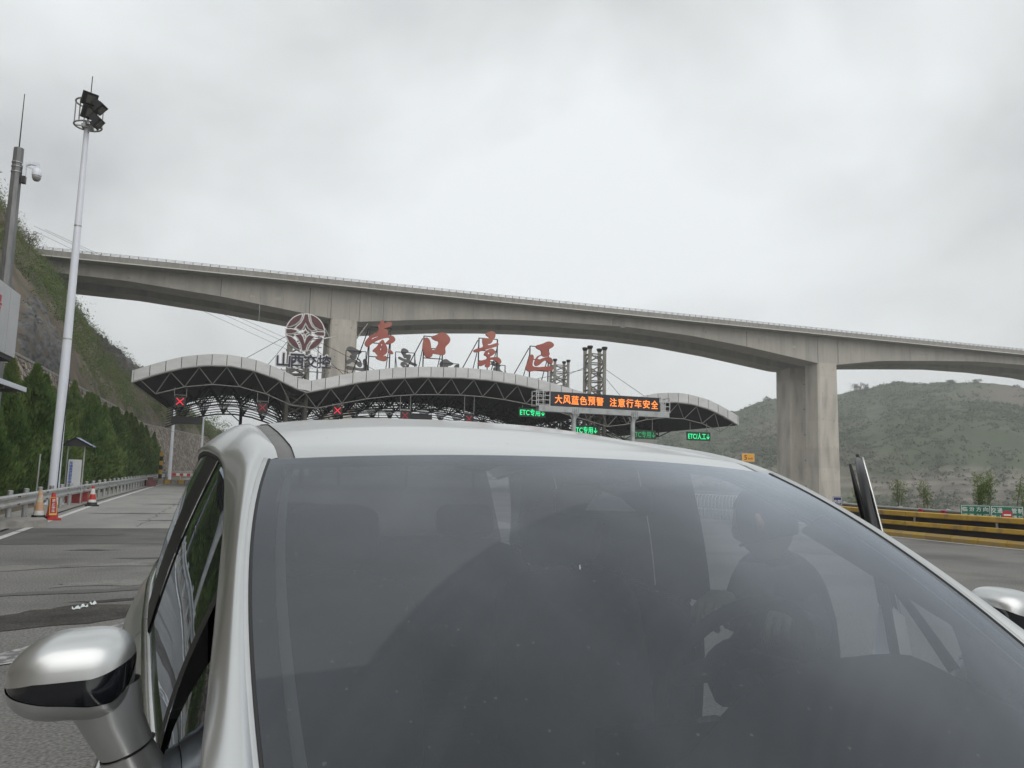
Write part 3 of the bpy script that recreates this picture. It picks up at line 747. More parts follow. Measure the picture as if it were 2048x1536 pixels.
cable((31.2, 66.2, 11.9), (36.0, 66.6, roof_z(36.0)), tR); cable((31.2, 66.2, 11.2), (33.6, 66.6, roof_z(33.6)), tR)
cable((29.4, 66.2, 11.8), (24.6, 66.6, roof_z(24.6)), tR); cable((29.4, 66.2, 11.6), (22.5, 66.6, roof_z(22.5)), tR)
cable((37.2, 89.5, 13.0), (41.0, 87, roof_z(41)), tM)

# ================================================================== rooftop letters
M['red_sign'] = mat('red_letter_sheet', (.31, .078, .060), .55, .0, col2=(.36, .098, .075), nscale=.6, col3=(.38, .135, .095), n3=.6)
M['maroon'] = mat('maroon_sheet', (.085, .022, .026), .45, col2=(.105, .03, .032), nscale=1.2)
M['pale_trim'] = mat('pale_trim', (.74, .73, .74), .5)
M['navy'] = mat('navy_sheet', (.008, .012, .035), .45)
M['mesh_grey'] = mat('weathered_sheet', (.085, .087, .088), .6, .3, col2=(.15, .15, .148), nscale=1.4)
Z7 = lambda p: (700+p[0]/9.309, 620+p[1]/9.309)
Z8 = lambda p: (920+p[0]/9.309, 640+p[1]/9.309)
G = {}
G['pot'] = (Z7, [[[(495, 300), (545, 265), (580, 195), (605, 184), (628, 190), (628, 262), (700, 225), (765, 226), (784, 262), (760, 305), (690, 335), (605, 347), (690, 362), (712, 405), (700, 452), (690, 468), (790, 478), (832, 512), (847, 570), (800, 615), (720, 640), (655, 625), (690, 580), (740, 540), (725, 512), (650, 522), (560, 550), (470, 590), (390, 640), (350, 685), (305, 692), (263, 630), (300, 560), (360, 490), (430, 450), (515, 415), (540, 335)], [(395, 545), (440, 512), (525, 488), (530, 496), (450, 522), (408, 550)]],
                [[(590, 555), (620, 555), (640, 600), (680, 670), (700, 740), (690, 800), (640, 845), (600, 872), (660, 850), (682, 870), (680, 950), (620, 957), (540, 935), (480, 905), (475, 862), (530, 838), (490, 830), (470, 785), (425, 780), (418, 745), (470, 705), (510, 660), (540, 610)], [(572, 662), (590, 625), (603, 625), (595, 665)], [(560, 758), (565, 720), (585, 705), (580, 740)]],
                [[(720, 745), (745, 738), (772, 760), (807, 800), (800, 828), (740, 815), (712, 775)]]])
G['mouth'] = (Z7, [[[(1510, 490), (1600, 470), (1680, 418), (1740, 420), (1800, 450), (1852, 510), (1870, 560), (1845, 620), (1780, 680), (1765, 720), (1780, 790), (1760, 838), (1700, 842), (1620, 825), (1532, 808), (1535, 850), (1500, 888), (1440, 892), (1390, 860), (1350, 740), (1348, 640), (1375, 540), (1400, 508), (1450, 520), (1490, 570), (1505, 650), (1510, 742), (1590, 740), (1605, 690), (1640, 640), (1650, 585), (1580, 570), (1520, 530)]]])
G['view'] = (Z8, [[[(470, 260), (530, 220), (600, 203), (645, 225), (660, 290), (640, 350), (610, 370), (600, 410), (560, 450), (510, 440), (515, 470), (560, 468), (640, 440), (700, 423), (720, 455), (700, 487), (640, 507), (560, 527), (440, 567), (300, 607), (255, 597), (248, 565), (275, 545), (340, 530), (440, 498), (418, 430), (413, 350), (445, 333), (520, 352), (555, 335), (490, 295)]],
                 [[(560, 530), (600, 535), (640, 560), (657, 610), (620, 652), (560, 682), (548, 702), (640, 690), (710, 695), (757, 735), (770, 790), (740, 827), (690, 800), (640, 745), (565, 735), (555, 780), (562, 830), (540, 882), (500, 887), (455, 857), (490, 800), (440, 845), (370, 864), (323, 815), (340, 770), (420, 750), (500, 725), (500, 680), (450, 664), (443, 620), (490, 570)], [(510, 640), (520, 610), (548, 600), (555, 615), (535, 640)]]])
G['area'] = (Z8, [[[(1408, 472), (1500, 455), (1580, 420), (1630, 398), (1700, 408), (1750, 460), (1735, 500), (1680, 532), (1630, 560), (1620, 590), (1660, 600), (1667, 640), (1640, 682), (1570, 692), (1508, 660), (1515, 570), (1450, 545), (1410, 515)]],
                 [[(1300, 660), (1330, 638), (1365, 660), (1372, 720), (1345, 800), (1345, 868), (1450, 880), (1560, 870), (1700, 860), (1727, 880), (1724, 947), (1640, 952), (1500, 937), (1380, 947), (1270, 970), (1213, 900), (1225, 860), (1265, 790), (1275, 700)]],
                 [[(1385, 780), (1420, 690), (1480, 648), (1522, 655), (1440, 705), (1440, 760), (1540, 705), (1640, 688), (1700, 708), (1732, 770), (1700, 832), (1640, 800), (1600, 750), (1540, 770), (1460, 852), (1410, 862), (1378, 820)]]])
INFO = {'pot': ('red brush character on a steel frame, leftmost of the row on the canopy roof', '壶'), 'mouth': ('red brush character shaped like an open box on the canopy roof', '口'),
        'view': ('red brush character with a long slanting stroke on the canopy roof', '景'), 'area': ('red brush character at the right end of the row on the canopy roof', '区')}
YL = YC+.6
GM = {}
FR = {'pot': (740, 782, 653), 'mouth': (848, 886, 672), 'view': (958, 995, 676), 'area': (1060, 1097, 692)}
for k, (zf, parts) in G.items():
    allp = [on_y(*zf(p), YL) for pt in parts for p in pt[0]]
    cx = sum(p.x for p in allp)/len(allp); z0 = roof_z(cx)
    c = Vector((cx, YL, z0))
    t_ = thing('roof_letter', INFO[k][0], 'sign letter', c, 0, 'red characters along the canopy roof')
    GM[k] = []
    for pt in parts:
        polys = []
        for pp in pt:
            q = [on_y(*zf(p), YL) for p in pp]; polys.append(smooth_poly([(a.x-cx, a.z-z0) for a in q], 2))
        me = poly_mesh(polys, .09, 0, M['red_sign'], 'stroke'); GM[k].append(me)
        add_mesh(me.copy(), 'stroke', t_, facing(c, (1, 0, 0), (0, 0, 1), (0, -1, 0)))
    xl, xr, yt = FR[k]
    a = on_y(xl, yt, YL+.2); e_ = on_y(xr, yt, YL+.2)
    for xx in (a.x, e_.x):
        b = MB(); b.bar((xx, YL+.2, roof_z(xx)-.05), (xx, YL+.2, a.z), .09); b.build('frame_post', M['steel_dark'], t_)
        b = MB(); b.bar((xx, YL+.25, a.z*.75+roof_z(xx)*.25), (xx, YL+2.2, roof_z(xx)-.1), .06); b.build('back_stay', M['steel_dark'], t_)
    for q in (1.0, .62, .3):
        zz = roof_z(cx)*(1-q)+a.z*q
        b = MB(); b.bar((a.x, YL+.2, zz), (e_.x, YL+.2, zz), .07); b.build('frame_rail', M['steel_dark'], t_)
    b = MB(); b.bar((a.x-.1, YL+.2, a.z-.2), (a.x-1.2, YL+1.4, roof_z(a.x-1.2)-.05), .06); b.build('back_stay', M['steel_dark'], t_)
# the rear row seen from behind, mirrored
YK = YR-.8
for k, px, pt in (('area', 714, 694), ('view', 812, 697), ('mouth', 900, 719), ('pot', 993, 722)):
    p = on_y(px, pt, YK); hh = max(max(v.co.y for v in m.vertices) for m in GM[k])
    c = Vector((p.x, YK, p.z-hh))
    t_ = thing('reversed_roof_letter', {'area': 'grey back of a large rooftop character standing before the left viaduct pier', 'view': 'grey back of a rooftop character between the first two red characters', 'mouth': 'grey back of a low rooftop character right of the red box-shaped character', 'pot': 'grey back of a rooftop character peeping out under the slanting red character'}[k], 'sign letter', c, 0, 'rear characters seen from behind')
    for me in GM[k]:
        m2 = me.copy(); m2.materials.clear(); m2.materials.append(M['mesh_grey'])
        add_mesh(m2, 'stroke', t_, facing(c, (-1, 0, 0), (0, 0, 1), (0, 1, 0)))
    for dx in (-1.2, 1.0):
        b = MB(); b.bar((c.x+dx, YK-.25, roof_z(c.x)-.5), (c.x+dx, YK-.25, p.z-.5), .09); b.build('frame_post', M['steel_dark'], t_)
        b = MB(); b.bar((c.x+dx, YK-.3, p.z-1.0), (c.x+dx+.3, YK-2.2, roof_z(c.x)-.3), .06); b.build('back_stay', M['steel_dark'], t_)
    b = MB(); b.bar((c.x-1.2, YK-.25, p.z-.5), (c.x+1.0, YK-.25, p.z-.5), .08); b.build('frame_rail', M['steel_dark'], t_)

# ------------------------------------------------------------------ round emblem and lettering
Z6 = lambda p: (520+p[0]/9.035, 610+p[1]/9.035)
def arc(cx, cy, rx, ry, a0, a1, n=10): return [(cx+rx*math.cos(rad(a0+(a1-a0)*i/n)), cy+ry*math.sin(rad(a0+(a1-a0)*i/n))) for i in range(n+1)]
EC = (815, 493, 348, 332)
EM = [[(770, 165), (755, 232), (718, 292), (650, 350), (565, 386), (490, 392)]+arc(*EC, 198, 260, 8),
      [(1160, 465), (1062, 440), (982, 390), (930, 310), (903, 172)]+arc(*EC, 287, 354, 8)[0:],
      [(720, 822), (700, 732), (642, 634), (570, 572), (472, 545)]+arc(*EC, 171, 107, 8),
      [(1150, 605), (1040, 617), (952, 672), (892, 742), (860, 825)]+arc(*EC, 81, 20, 8),
      [(800, 165), (872, 165), (893, 290), (943, 392), (1020, 450), (935, 470), (868, 420), (825, 330), (785, 415), (740, 462), (640, 410), (738, 320), (785, 240)],
      [(625, 540), (740, 520), (785, 590), (805, 670), (830, 590), (885, 540), (992, 575), (905, 655), (853, 735), (830, 828), (755, 828), (738, 720), (690, 612)],
      [(820, 430), (838, 470), (875, 497), (838, 520), (820, 562), (803, 520), (768, 493), (803, 470)],
      [(465, 430), (560, 430), (640, 448), (690, 470), (640, 505), (560, 520), (465, 516)],
      [(958, 507), (1040, 480), (1165, 490), (1165, 557), (1050, 555)]]
c0 = on_y(*Z6((815, 493)), YL); base = Vector((c0.x, YL, roof_z(c0.x)))
t_ = thing('round_emblem', 'round maroon emblem of curved petals around a star, outlined in white', 'emblem', base)
for pl_ in EM:
    q = [on_y(*Z6(p), YL) for p in pl_]; pg = [(a.x-c0.x, a.z-c0.z) for a in q]
    mfr = facing(c0, (1, 0, 0), (0, 0, 1), (0, -1, 0))
    me = poly_mesh([pg], .06, -.045, M['maroon'], 'petal'); add_mesh(me, 'petal', t_, Matrix.Translation((0, -.09, 0)) @ mfr)
    me = poly_mesh([pg], .06, .045, M['pale_trim'], 'petal_border'); add_mesh(me, 'petal_border', t_, mfr)
for dx in (-.9, .35, 1.1):
    b = MB(); b.bar((c0.x+dx, YL+.2, roof_z(c0.x+dx)-.1), (c0.x+dx, YL+.2, c0.z+1.2), .08); b.build('frame_post', M['steel_grey'], t_)
for dz in (-1.1, -.3, .5):
    b = MB(); b.bar((c0.x-1.35, YL+.2, c0.z+dz), (c0.x+1.35, YL+.2, c0.z+dz), .07); b.build('frame_rail', M['steel_grey'], t_)
b = MB(); b.bar((c0.x+.9, YL+.25, c0.z-2.2), (c0.x-.3, YL+.3, roof_z(c0.x)-.1), .06); b.build('brace', M['steel_grey'], t_)
a, e_ = on_y(553, 719, YL-.3), on_y(661, 723, YL-.3)
tt = thing('rooftop_lettering', 'row of four navy characters outlined in white below the round emblem', 'sign letters', (a.x*.5+e_.x*.5, YL-.3, roof_z(3.3)))
for i, ch in enumerate('山西交控'):
    px = 567+i*27.2; c = on_y(px, 719.5+i*1.6, YL-.3)
    mfr = facing(c, (1, 0, 0), (0, 0, 1), (0, -1, 0))
    me = text_mesh(ch, 1.06, 1.02, .05, .012, M['navy'], 'character'); add_mesh(me, 'character', tt, Matrix.Translation((0, -.08, 0)) @ mfr)
    me = text_mesh(ch, 1.27, 1.22, .03, .07, M['pale_trim'], 'character_border'); add_mesh(me, 'character_border', tt, mfr)
b = MB(); b.bar((a.x-.1, YL, a.z-.75), (e_.x, YL, a.z-.75), .07); b.build('frame_rail', M['steel_grey'], tt)
for dx in (.4, 3.2):
    b = MB(); b.bar((a.x+dx, YL, roof_z(a.x+dx)-.1), (a.x+dx, YL, a.z-.6), .06); b.build('frame_post', M['steel_grey'], tt)

# ================================================================== lane signals and boards under the canopy
M['led_red'] = mat('red_light', (.75, .015, .04), .5, emit=.6)
M['led_red_dim'] = mat('dim_red_light', (.20, .008, .014), .5, emit=.6)
M['led_green'] = mat('green_light', (.02, 1.0, .33), .5, emit=.6)
M['led_green_dim'] = mat('dim_green_light', (.015, .30, .10), .5, emit=.5)
M['led_orange'] = mat('orange_light', (1.0, .25, .04), .5, emit=.8)
XT = [(360, 803, .75, 1, 'bright red cross lane signal at the far left under the canopy'), (525, 815, .7, 0, 'dim red cross lane signal at the foot of the left wave of the canopy'), (675, 821, .75, 1, 'bright red cross lane signal below the first red roof character'),
      (810, 831, .7, 0, 'dim red cross lane signal beside a black board above the car roof'), (938, 838, .7, 0, 'dark red cross lane signal half hidden by the middle of the car roof')]
for px, py, hs, bright, lab in XT:
    c = on_y(px, py, 63.3); zb = roof_z(c.x)-BCZ+.05
    t_ = thing('lane_signal', lab, 'traffic signal', (c.x, 63.3, c.z-.4), 0, 'red cross lane signals')
    b = MB(); b.box((c.x, 63.35, c.z), (.76, .12, .76)); b.build('signal_box', M['black'], t_)
    for s in (-1, 1):
        b = MB(); b.bar((c.x-.25, 63.27, c.z-.25*s), (c.x+.25, 63.27, c.z+.25*s), .07); b.build('cross_bar', M['led_red'] if bright else M['led_red_dim'], t_)
        b = MB(); b.bar((c.x+s*.42, 63.35, c.z+.38), (c.x+s*.42, 63.35, zb), .05); b.build('hanger', M['steel_grey'], t_)
    b = MB(); b.bar((c.x-.42, 63.35, c.z+.5), (c.x+.42, 63.35, c.z+.5), .05); b.build('hanger', M['steel_grey'], t_)
for px, py, wpx, hpx, lab in ((374, 841, 48, 13, 'long black message board hanging at the left end of the canopy'), (735, 838, 42, 9, 'black message board hanging above the car roof left of centre'), (842, 836, 40, 14, 'black message board beside the dim red cross above the car roof')):
    c = on_y(px, py, 66); k = 66/1545*1.05
    t_ = thing('message_board', lab, 'board', (c.x, 66, c.z-.4), 0, 'black boards hanging under the canopy')
    b = MB(); b.box((c.x, 66, c.z), (wpx*k*1.06, .2, hpx*k)); b.build('board_case', M['black'], t_)
    for s in (-1, 1):
        b = MB(); b.bar((c.x+s*wpx*k*.5, 66.05, c.z), (c.x+s*wpx*k*.5, 66.05, roof_z(c.x)-BCZ), .06); b.build('hanger', M['steel_dark'], t_)
for px, py, txt, br_, lab in ((1065, 825, 'ETC专用↓', 1, 'bright green lane sign hanging left of the orange message board'), (1171, 860, 'ETC专用↓', 1, 'green lane sign mostly hidden behind the car roof'), (1288, 869, 'ETC专用↓', 0, 'dim green lane sign just above the car roof under the message board'), (1398, 872.5, 'ETC/人工↓', 1, 'green lane sign hanging at the right end of the canopy')):
    c = on_y(px, py, 63.3)
    t_ = thing('lane_sign', lab, 'lane sign', (c.x, 63.3, c.z-.4), 0, 'green lane signs under the canopy')
    b = MB(); b.box((c.x, 63.4, c.z), (2.5, .14, .80)); b.build('sign_case', mat('sign_case', (.004, .03, .016), .5), t_)
    me = text_mesh(txt, .60, 2.3, .01, .006, M['led_green'] if br_ else M['led_green_dim'])
    add_mesh(me, 'lettering', t_, facing((c.x, 63.31, c.z), (1, 0, 0), (0, 0, 1), (0, -1, 0)))
    for s in (-1, 1):
        b = MB(); b.bar((c.x+s*.9, 63.4, c.z+.3), (c.x+s*.9, 63.4, roof_z(c.x)-BCZ+.1), .05); b.build('hanger', M['steel_grey'], t_)

# ================================================================== LED message gantry
YG = 46.0
TL, TR, BR, BL = on_y(1100, 780.5, YG), on_y(1319, 798, YG), on_y(1317, 824.8, YG), on_y(1096, 808.7, YG)
gx0, gx1 = TL.x, TR.x; gz1 = (TL.z+TR.z)/2; gz0 = (BL.z+BR.z)/2
tg = thing('message_gantry', 'black variable message board with orange writing on a grey steel beam and two posts', 'message sign', ((gx0+gx1)/2, YG, 0))
M['gantry'] = mat('gantry_paint', (.36, .385, .39), .5, .2, col2=(.43, .455, .455), nscale=1.5, col3=(.30, .31, .31), n3=1.5)
b = MB(); b.box(((gx0+gx1)/2, YG+.2, (gz0+gz1)/2), (gx1-gx0, .4, gz1-gz0)); b.build('screen', mat('screen', (.006, .007, .014), .35), tg)
for i, (ch, f) in enumerate([(c, k) for k, c in enumerate('大风蓝色预警 注意行车安全') if c != ' ']):
    fr = [1108+ (f*(16.55)) + 9 - (6.5 if f > 6 else 0)][0]
    xx = on_y(fr, 800, YG).x
    me = text_mesh(ch, .56, .52, .008, .012, M['led_orange'], 'led_character'); add_mesh(me, 'led_character', tg, facing((xx, YG-.012, (gz0+gz1)/2-.02), (1, 0, 0), (0, 0, 1), (0, -1, 0)))
bx0, bx1 = on_y(1076, 815, YG).x, on_y(1336, 835, YG).x
zb = (on_y(1076, 810, YG).z + on_y(1336, 826, YG).z)/2 - .02
b = MB(); b.box(((bx0+bx1)/2, YG+.1, gz0-.22), (bx1-bx0, .55, .36)); b.build('beam', M['gantry'], tg)
for px in (1149, 1267):
    x = on_y(px, 840, YG).x
    b = MB(); b.tube([(x, YG+.1, 0), (x, YG+.1, gz0-.40)], .15, 14); b.build('post', M['gantry'], tg, autos=40)
    b = MB(); b.box((x, YG+.1, gz0-.43), (.55, .6, .06))
    for dx in (-.2, -.07, .07, .2): b.bar((x+dx, YG-.21, gz0-.62), (x+dx, YG-.21, gz0-.1), .035)
    for s in (-1, 1): b.add([(x+s*.15, YG+.09, gz0-.8), (x+s*.15, YG+.11, gz0-.8), (x+s*.15, YG+.11, gz0-.46), (x+s*.15, YG+.09, gz0-.46), (x+s*.36, YG+.09, gz0-.46), (x+s*.36, YG+.11, gz0-.46)], [(0, 3, 4), (1, 5, 2), (0, 4, 5, 1)])
    b.build('post_bracket', M['gantry'], tg)
for xa, xb in ((gx0-.95, gx0-.04), (gx1+.04, gx1+.72)):
    for yy in (YG-.1, YG+.75):
        b = MB()
        for q in range(4): b.bar((xa, yy, gz0+.05+q*.29), (xb, yy, gz0+.05+q*.29), .04)
        for xx in (xa, (xa+xb)/2, xb): b.bar((xx, yy, gz0-.03), (xx, yy, gz0+.95), .045)
        b.build('catwalk_rail', M['galv'], tg)
    b = MB()
    for xx in (xa, xb): b.bar((xx, YG-.1, gz0+.92), (xx, YG+.75, gz0+.92), .04)
    b.box(((xa+xb)/2, YG+.33, gz0-.03), (xb-xa+.1, .95, .04)); b.build('catwalk_floor', M['galv'], tg)
b = MB(); b.box((gx1+.42, YG+.45, gz0+.3), (.35, .3, .5)); b.build('control_box', M['galv'], tg)
# ================================================================== left roadside: masts and pole
def mast(x, y, h, r0, r1, label, head=True):
    t_ = thing('light_mast', label, 'light mast', (x, y, 0), 0, 'white lighting masts')
    b = MB(); n = 12; b.tube([(x, y, h*k/n) for k in range(n+1)], [r0+(r1-r0)*k/n for k in range(n+1)], 16); b.build('pole', M['white_paint'], t_, autos=50)
    b = MB(); b.lathe((x, y, 0), [(r0*2, 0), (r0*2, .04), (r0*1.1, .05), (r0*1.02, .35)], 16)
    for k in range(6):
        a = k*math.pi/3; b.box((x+math.cos(a)*r0*1.7, y+math.sin(a)*r0*1.7, .07), (.05, .05, .07))
    b.build('base_flange', M['white_paint'], t_)
    for zz in (h*.42, h*.72):
        b = MB(); rr_ = r0+(r1-r0)*zz/h+.008; b.lathe((x, y, zz), [(rr_, 0), (rr_, .05)], 16); b.build('pole_joint', M['galv'], t_)
    return t_
LX, LY = -7.0, 33.6
lm = mast(LX, LY, 15.1, .205, .098, 'tall white lighting mast with a cage of black floodlights behind the guardrail')
# cage: two curved rings joined by uprights
LX0 = LX; LX = LX-.02
def cage(z, rx, ry): return [(LX+.05+rx*math.cos(a), LY+ry*math.sin(a), z) for a in np.linspace(0, 2*math.pi, 25)]
for z in (15.05, 16.0):
    b = MB(); b.tube(cage(z, .50, .50), .035, 6, False); b.build('cage_ring', M['galv'], lm, smooth=True)
for a in np.linspace(0, 2*math.pi, 7)[:-1]:
    b = MB(); b.bar((LX+.05+.5*math.cos(a), LY+.5*math.sin(a), 15.05), (LX+.05+.5*math.cos(a), LY+.5*math.sin(a), 16.0), .05, n=6); b.build('cage_upright', M['galv'], lm)
b = MB()
for a in (0, math.pi/2): b.bar((LX+.05-.5*math.cos(a), LY-.5*math.sin(a), 15.04), (LX+.05+.5*math.cos(a), LY+.5*math.sin(a), 15.04), .08, .05)
b.box((LX+.05, LY, 15.0), (.4, .4, .14)); b.build('cage_floor', M['galv'], lm)
b = MB(); b.bar((LX+.05, LY, 15.1), (LX+.05, LY, 17.15), .035, n=6); b.build('lightning_rod', M['steel_dark'], lm)
M['flood_glass'] = mat('flood_glass', (.10, .10, .085), .15, coat=.5)
def flood(px, py, yaw, pitch, sz=.5):
    c = on_y(px, py, LY-.62); Rm = (Matrix.Rotation(yaw, 3, 'Z') @ Matrix.Rotation(pitch, 3, 'X'))
    b = MB(); b.box(c, (sz, .16, sz*.95), R=Rm); b.box(c+Rm @ Vector((0, .16, .05)), (sz*.7, .2, sz*.6), R=Rm)
    for k in range(5): b.box(c+Rm @ Vector((-sz*.3+k*sz*.15, .28, .05)), (.02, .1, sz*.5), R=Rm)
    o = b.build('floodlight', M['black'], lm)
    b = MB(); b.box(c+Rm @ Vector((.03, -.085, 0)), (sz*.62, .012, sz*.6), R=Rm); g = b.build('lens', M['flood_glass'], o)
    b = MB(); b.bar(c+Rm @ Vector((0, .1, -sz*.3)), Vector((LX+.05, LY, c.z-.25)), .05); b.build('mount', M['galv'], lm)
flood(179, 198, .55, .5, .54); flood(179, 225, .55, .5, .54); flood(200, 217, 1.25, .8, .46); flood(195, 246, 1.3, .7, .46)
b = MB(); b.tube([(LX+.25, LY-.18, 4.8), (LX+.2, LY-.2, 2.6), (LX+.19, LY-.22, .4)], .02, 6); b.build('cable', M['black'], lm)
p2 = on_z(338, 961.5, 0)
mast(p2.x, p2.y, 13.0, .20, .11, 'thin white lighting mast standing at the far bend of the road')
p3 = on_y(404, 882, 150)
mast(p3.x, p3.y, 16.0, .22, .13, 'most distant white lighting mast in front of the stone wall by the car roof')

# octagonal surveillance pole
PX, PY = -6.62, 24.0
sp = thing('surveillance_pole', 'grey octagonal steel pole with a white dome camera and lightning rod at the left edge', 'pole', (PX, PY, 0))
M['pole_grey'] = mat('pole_grey', (.16, .165, .165), .45, .35, col2=(.25, .25, .25), nscale=2.5, detail=8, stretch=(3, 3, .6), lo=.4, hi=.68)
b = MB(); b.tube([(PX, PY, 0), (PX, PY, 10.25)], [.205, .128], 8); b.build('pole', M['pole_grey'], sp)
b = MB(); b.tube([(PX, PY, 10.2), (PX, PY, 11.85)], [.018, .010], 6); b.build('lightning_rod', M['steel_dark'], sp)
for zz in (9.55, 9.7, 9.82):
    b = MB(); b.lathe((PX, PY, zz), [(.145, 0), (.145, .02)], 12); b.build('steel_band', M['galv'], sp)
b = MB(); b.bar((PX+.12, PY, 9.78), (PX+.35, PY-.02, 9.86), .09, .06); b.bar((PX+.35, PY-.02, 9.86), (PX+.52, PY-.03, 9.84), .08); b.bar((PX+.5, PY-.03, 9.86), (PX+.5, PY-.03, 9.7), .07); b.bar((PX+.16, PY, 9.8), (PX+.42, PY-.02, 9.7), .04)
b.box((PX+.19, PY, 9.62), (.07, .12, .45)); b.build('camera_arm', M['white_paint'], sp)
b = MB(); b.lathe((PX+.5, PY-.03, 9.33), [(.06, .40), (.11, .34), (.125, .27), (.125, .19), (.115, .18)][::-1], 16); b.build('camera_housing', M['white_paint'], sp, autos=40)
b = MB(); b.lathe((PX+.5, PY-.03, 9.33), [(.02, .03), (.06, .04), (.09, .07), (.112, .13), (.115, .18)], 16); b.build('camera_dome', mat('dome_grey', (.30, .30, .30), .15, coat=.6), sp, smooth=True)
b = MB(); b.box((PX+.2, PY-.05, 9.35), (.1, .14, .2)); b.build('cable_box', M['black'], sp)
b = MB(); b.lathe((PX, PY, 1.55), [(.23, 0), (.27, .02), (.27, .06), (.23, .08)], 8); b.build('collar', M['galv'], sp)

# grey sign box with a flat awning under it, held out in front of the pole
KS = .72
def kx(v): return Vector((0, 0, CAMZ))+(Vector(v)-Vector((0, 0, CAMZ)))*KS
XF = kx((-8, 30, 5)).x
kb = thing('sign_box', 'big grey metal sign box with a dark flat awning below it at the left border', 'sign box', (XF-.6, 19.5, 0))
M['panel'] = mat('sign_panel', (.50, .515, .53), .4, .35, col2=(.58, .595, .61), nscale=.8)
def slab(pts, th, name, m, par):
    """polygon given by 3D points, given thickness towards -X"""
    b = MB(); n = len(pts); v = [Vector(p) for p in pts]; b.add(v+[p+Vector((-th, 0, 0)) for p in v], [tuple(range(n-1, -1, -1)), tuple(range(n, 2*n))]+[(i, (i+1) % n, n+(i+1) % n, n+i) for i in range(n)]); return b.build(name, m, par)
zt, zb2 = kx((-8, 30, 7.42)).z, kx((-8, 30, 5.18)).z; ye = kx((-8, 30.85, 0)).y; ym = kx((-8, 29.72, 0)).y
slab([(XF, ye, zb2), (XF, ye, zt), (XF, ym, zt), (XF, ym, zb2)], .35, 'sign_panel', M['panel'], kb)
slab([(XF, ym-.02, zb2), (XF, ym-.02, zt), (XF, ym-2.9, zt), (XF, ym-2.9, zb2)], .35, 'sign_panel', M['panel'], kb)
b = MB(); b.box((XF-.175, (ye+ym-2.9)/2, zb2-.06), (.3, ye-ym+2.8, .1)); b.build('sign_sill', M['steel_dark'], kb)
me = text_mesh('号', .46, .46, .006, .02, mat('red_letter', (.50, .05, .06), .5))
c = on_x(-3, 607, XF+.012); add_mesh(me, 'lettering', kb, facing(c, (0, 1, 0), (0, 0, 1), (1, 0, 0)))
za = kx((-8, 30, 4.2)).z; xa = on_z(49, 781, za)
b = MB(); b.box((xa.x-1.0, xa.y-2.6, za), (2.0, 5.2, .08)); b.build('awning', mat('awning_dark', (.05, .05, .052), .5), kb)
b = MB(); b.box((xa.x+.02, xa.y-2.6, za+.02), (.04, 5.24, .12)); b.build('awning_trim', M['white_paint'], kb)
b = MB(); b.box((xa.x-1.0, xa.y+.02, za+.02), (2.0, .04, .12)); b.build('awning_trim', M['steel_grey'], kb)
for k in range(4):
    b = MB(); b.box((xa.x-1.0, xa.y-.4-k*1.2, za-.07), (1.9, .06, .06)); b.build('awning_rib', M['steel_grey'], kb)
b = MB(); b.box((XF-.5, 18.0, 2.9), (.2, .2, 5.8)); b.build('support_post', M['galv'], kb)
b = MB(); b.bar((XF-.5, 18.0, zb2-.2), (PX, PY, zb2-.2), .14); b.bar((XF-.5, 18.0, za+.12), (PX, PY, za+.12), .12); b.build('support_beam', M['steel_dark'], kb)

# ================================================================== guardrail
gr = thing('guardrail', 'galvanised W-beam guardrail on posts along the left edge of the road', 'guardrail', (-6.2, 40, 0))
def grx(Y): return road_edge(Y)-.62-.25*sstep(40, 90, Y)
prof = [(-.03, .44), (.05, .47), (.05, .53), (-.02, .57), (-.02, .62), (.05, .66), (.05, .72), (-.03, .75)]
prof = [(.0, .43), (.03, .435), (.075, .47), (.075, .515), (.02, .565), (.02, .615), (.075, .665), (.075, .71), (.03, .745), (0, .75)]
Y0 = 11.0
gY = np.arange(Y0, 98, 4.0)
for a in gY:
    b = MB(); b.grid([[(grx(y)+px, y, pz) for px, pz in prof] for y in np.linspace(a, a+4.06, 9)]); b.build('rail_beam', M['galv'], gr, autos=45)
post = MB(); post.tube([(0, 0, 0), (0, 0, .82)], .07, 12); post.lathe((0, 0, .82), [(.075, -.02), (.075, .015), (.03, .03)], 12); pm = post.mesh('post', M['galv'], autos=40)
blk = MB(); blk.box((.0, 0, 0), (.14, .18, .28)); bm_ = blk.mesh('spacer', M['galv'])
for y in np.arange(Y0, 98, 2.0):
    o = link('post', pm, gr); o.location = WM[gr.name].inverted() @ Vector((grx(y)-.13, y, 0))
    o2 = link('spacer', bm_, gr); o2.location = WM[gr.name].inverted() @ Vector((grx(y)-.06, y, .6))
bolt = MB(); bolt.bar((0, 0, 0), (.02, 0, 0), .035, n=6); bo = bolt.mesh('bolt', M['steel_dark'])
for a in gY[:9]:
    for dy in (-.08, .08):
        for z in (.5, .69):
            o = link('bolt', bo, gr); o.location = WM[gr.name].inverted() @ Vector((grx(a)+.075, a+dy, z))
# concrete block at the near end
q = on_z(60, 1052, 0)
b = MB(); b.add([(-5.75, 20.8, 0), (-4.62, 21.9, 0), (-4.95, 23.0, 0), (-7.6, 23.0, 0), (-7.6, 20.8, 0), (-5.75, 20.8, .17), (-4.62, 21.9, .17), (-4.95, 23.0, .17), (-7.6, 23.0, .17), (-7.6, 20.8, .17)], [(4, 3, 2, 1, 0), (5, 6, 7, 8, 9)]+[(i, (i+1) % 5, 5+(i+1) % 5, 5+i) for i in range(5)])
tag(b.build('concrete_block', M['concrete_old']), 'low pale concrete kerb block in front of the dirty white cone', 'kerb block')

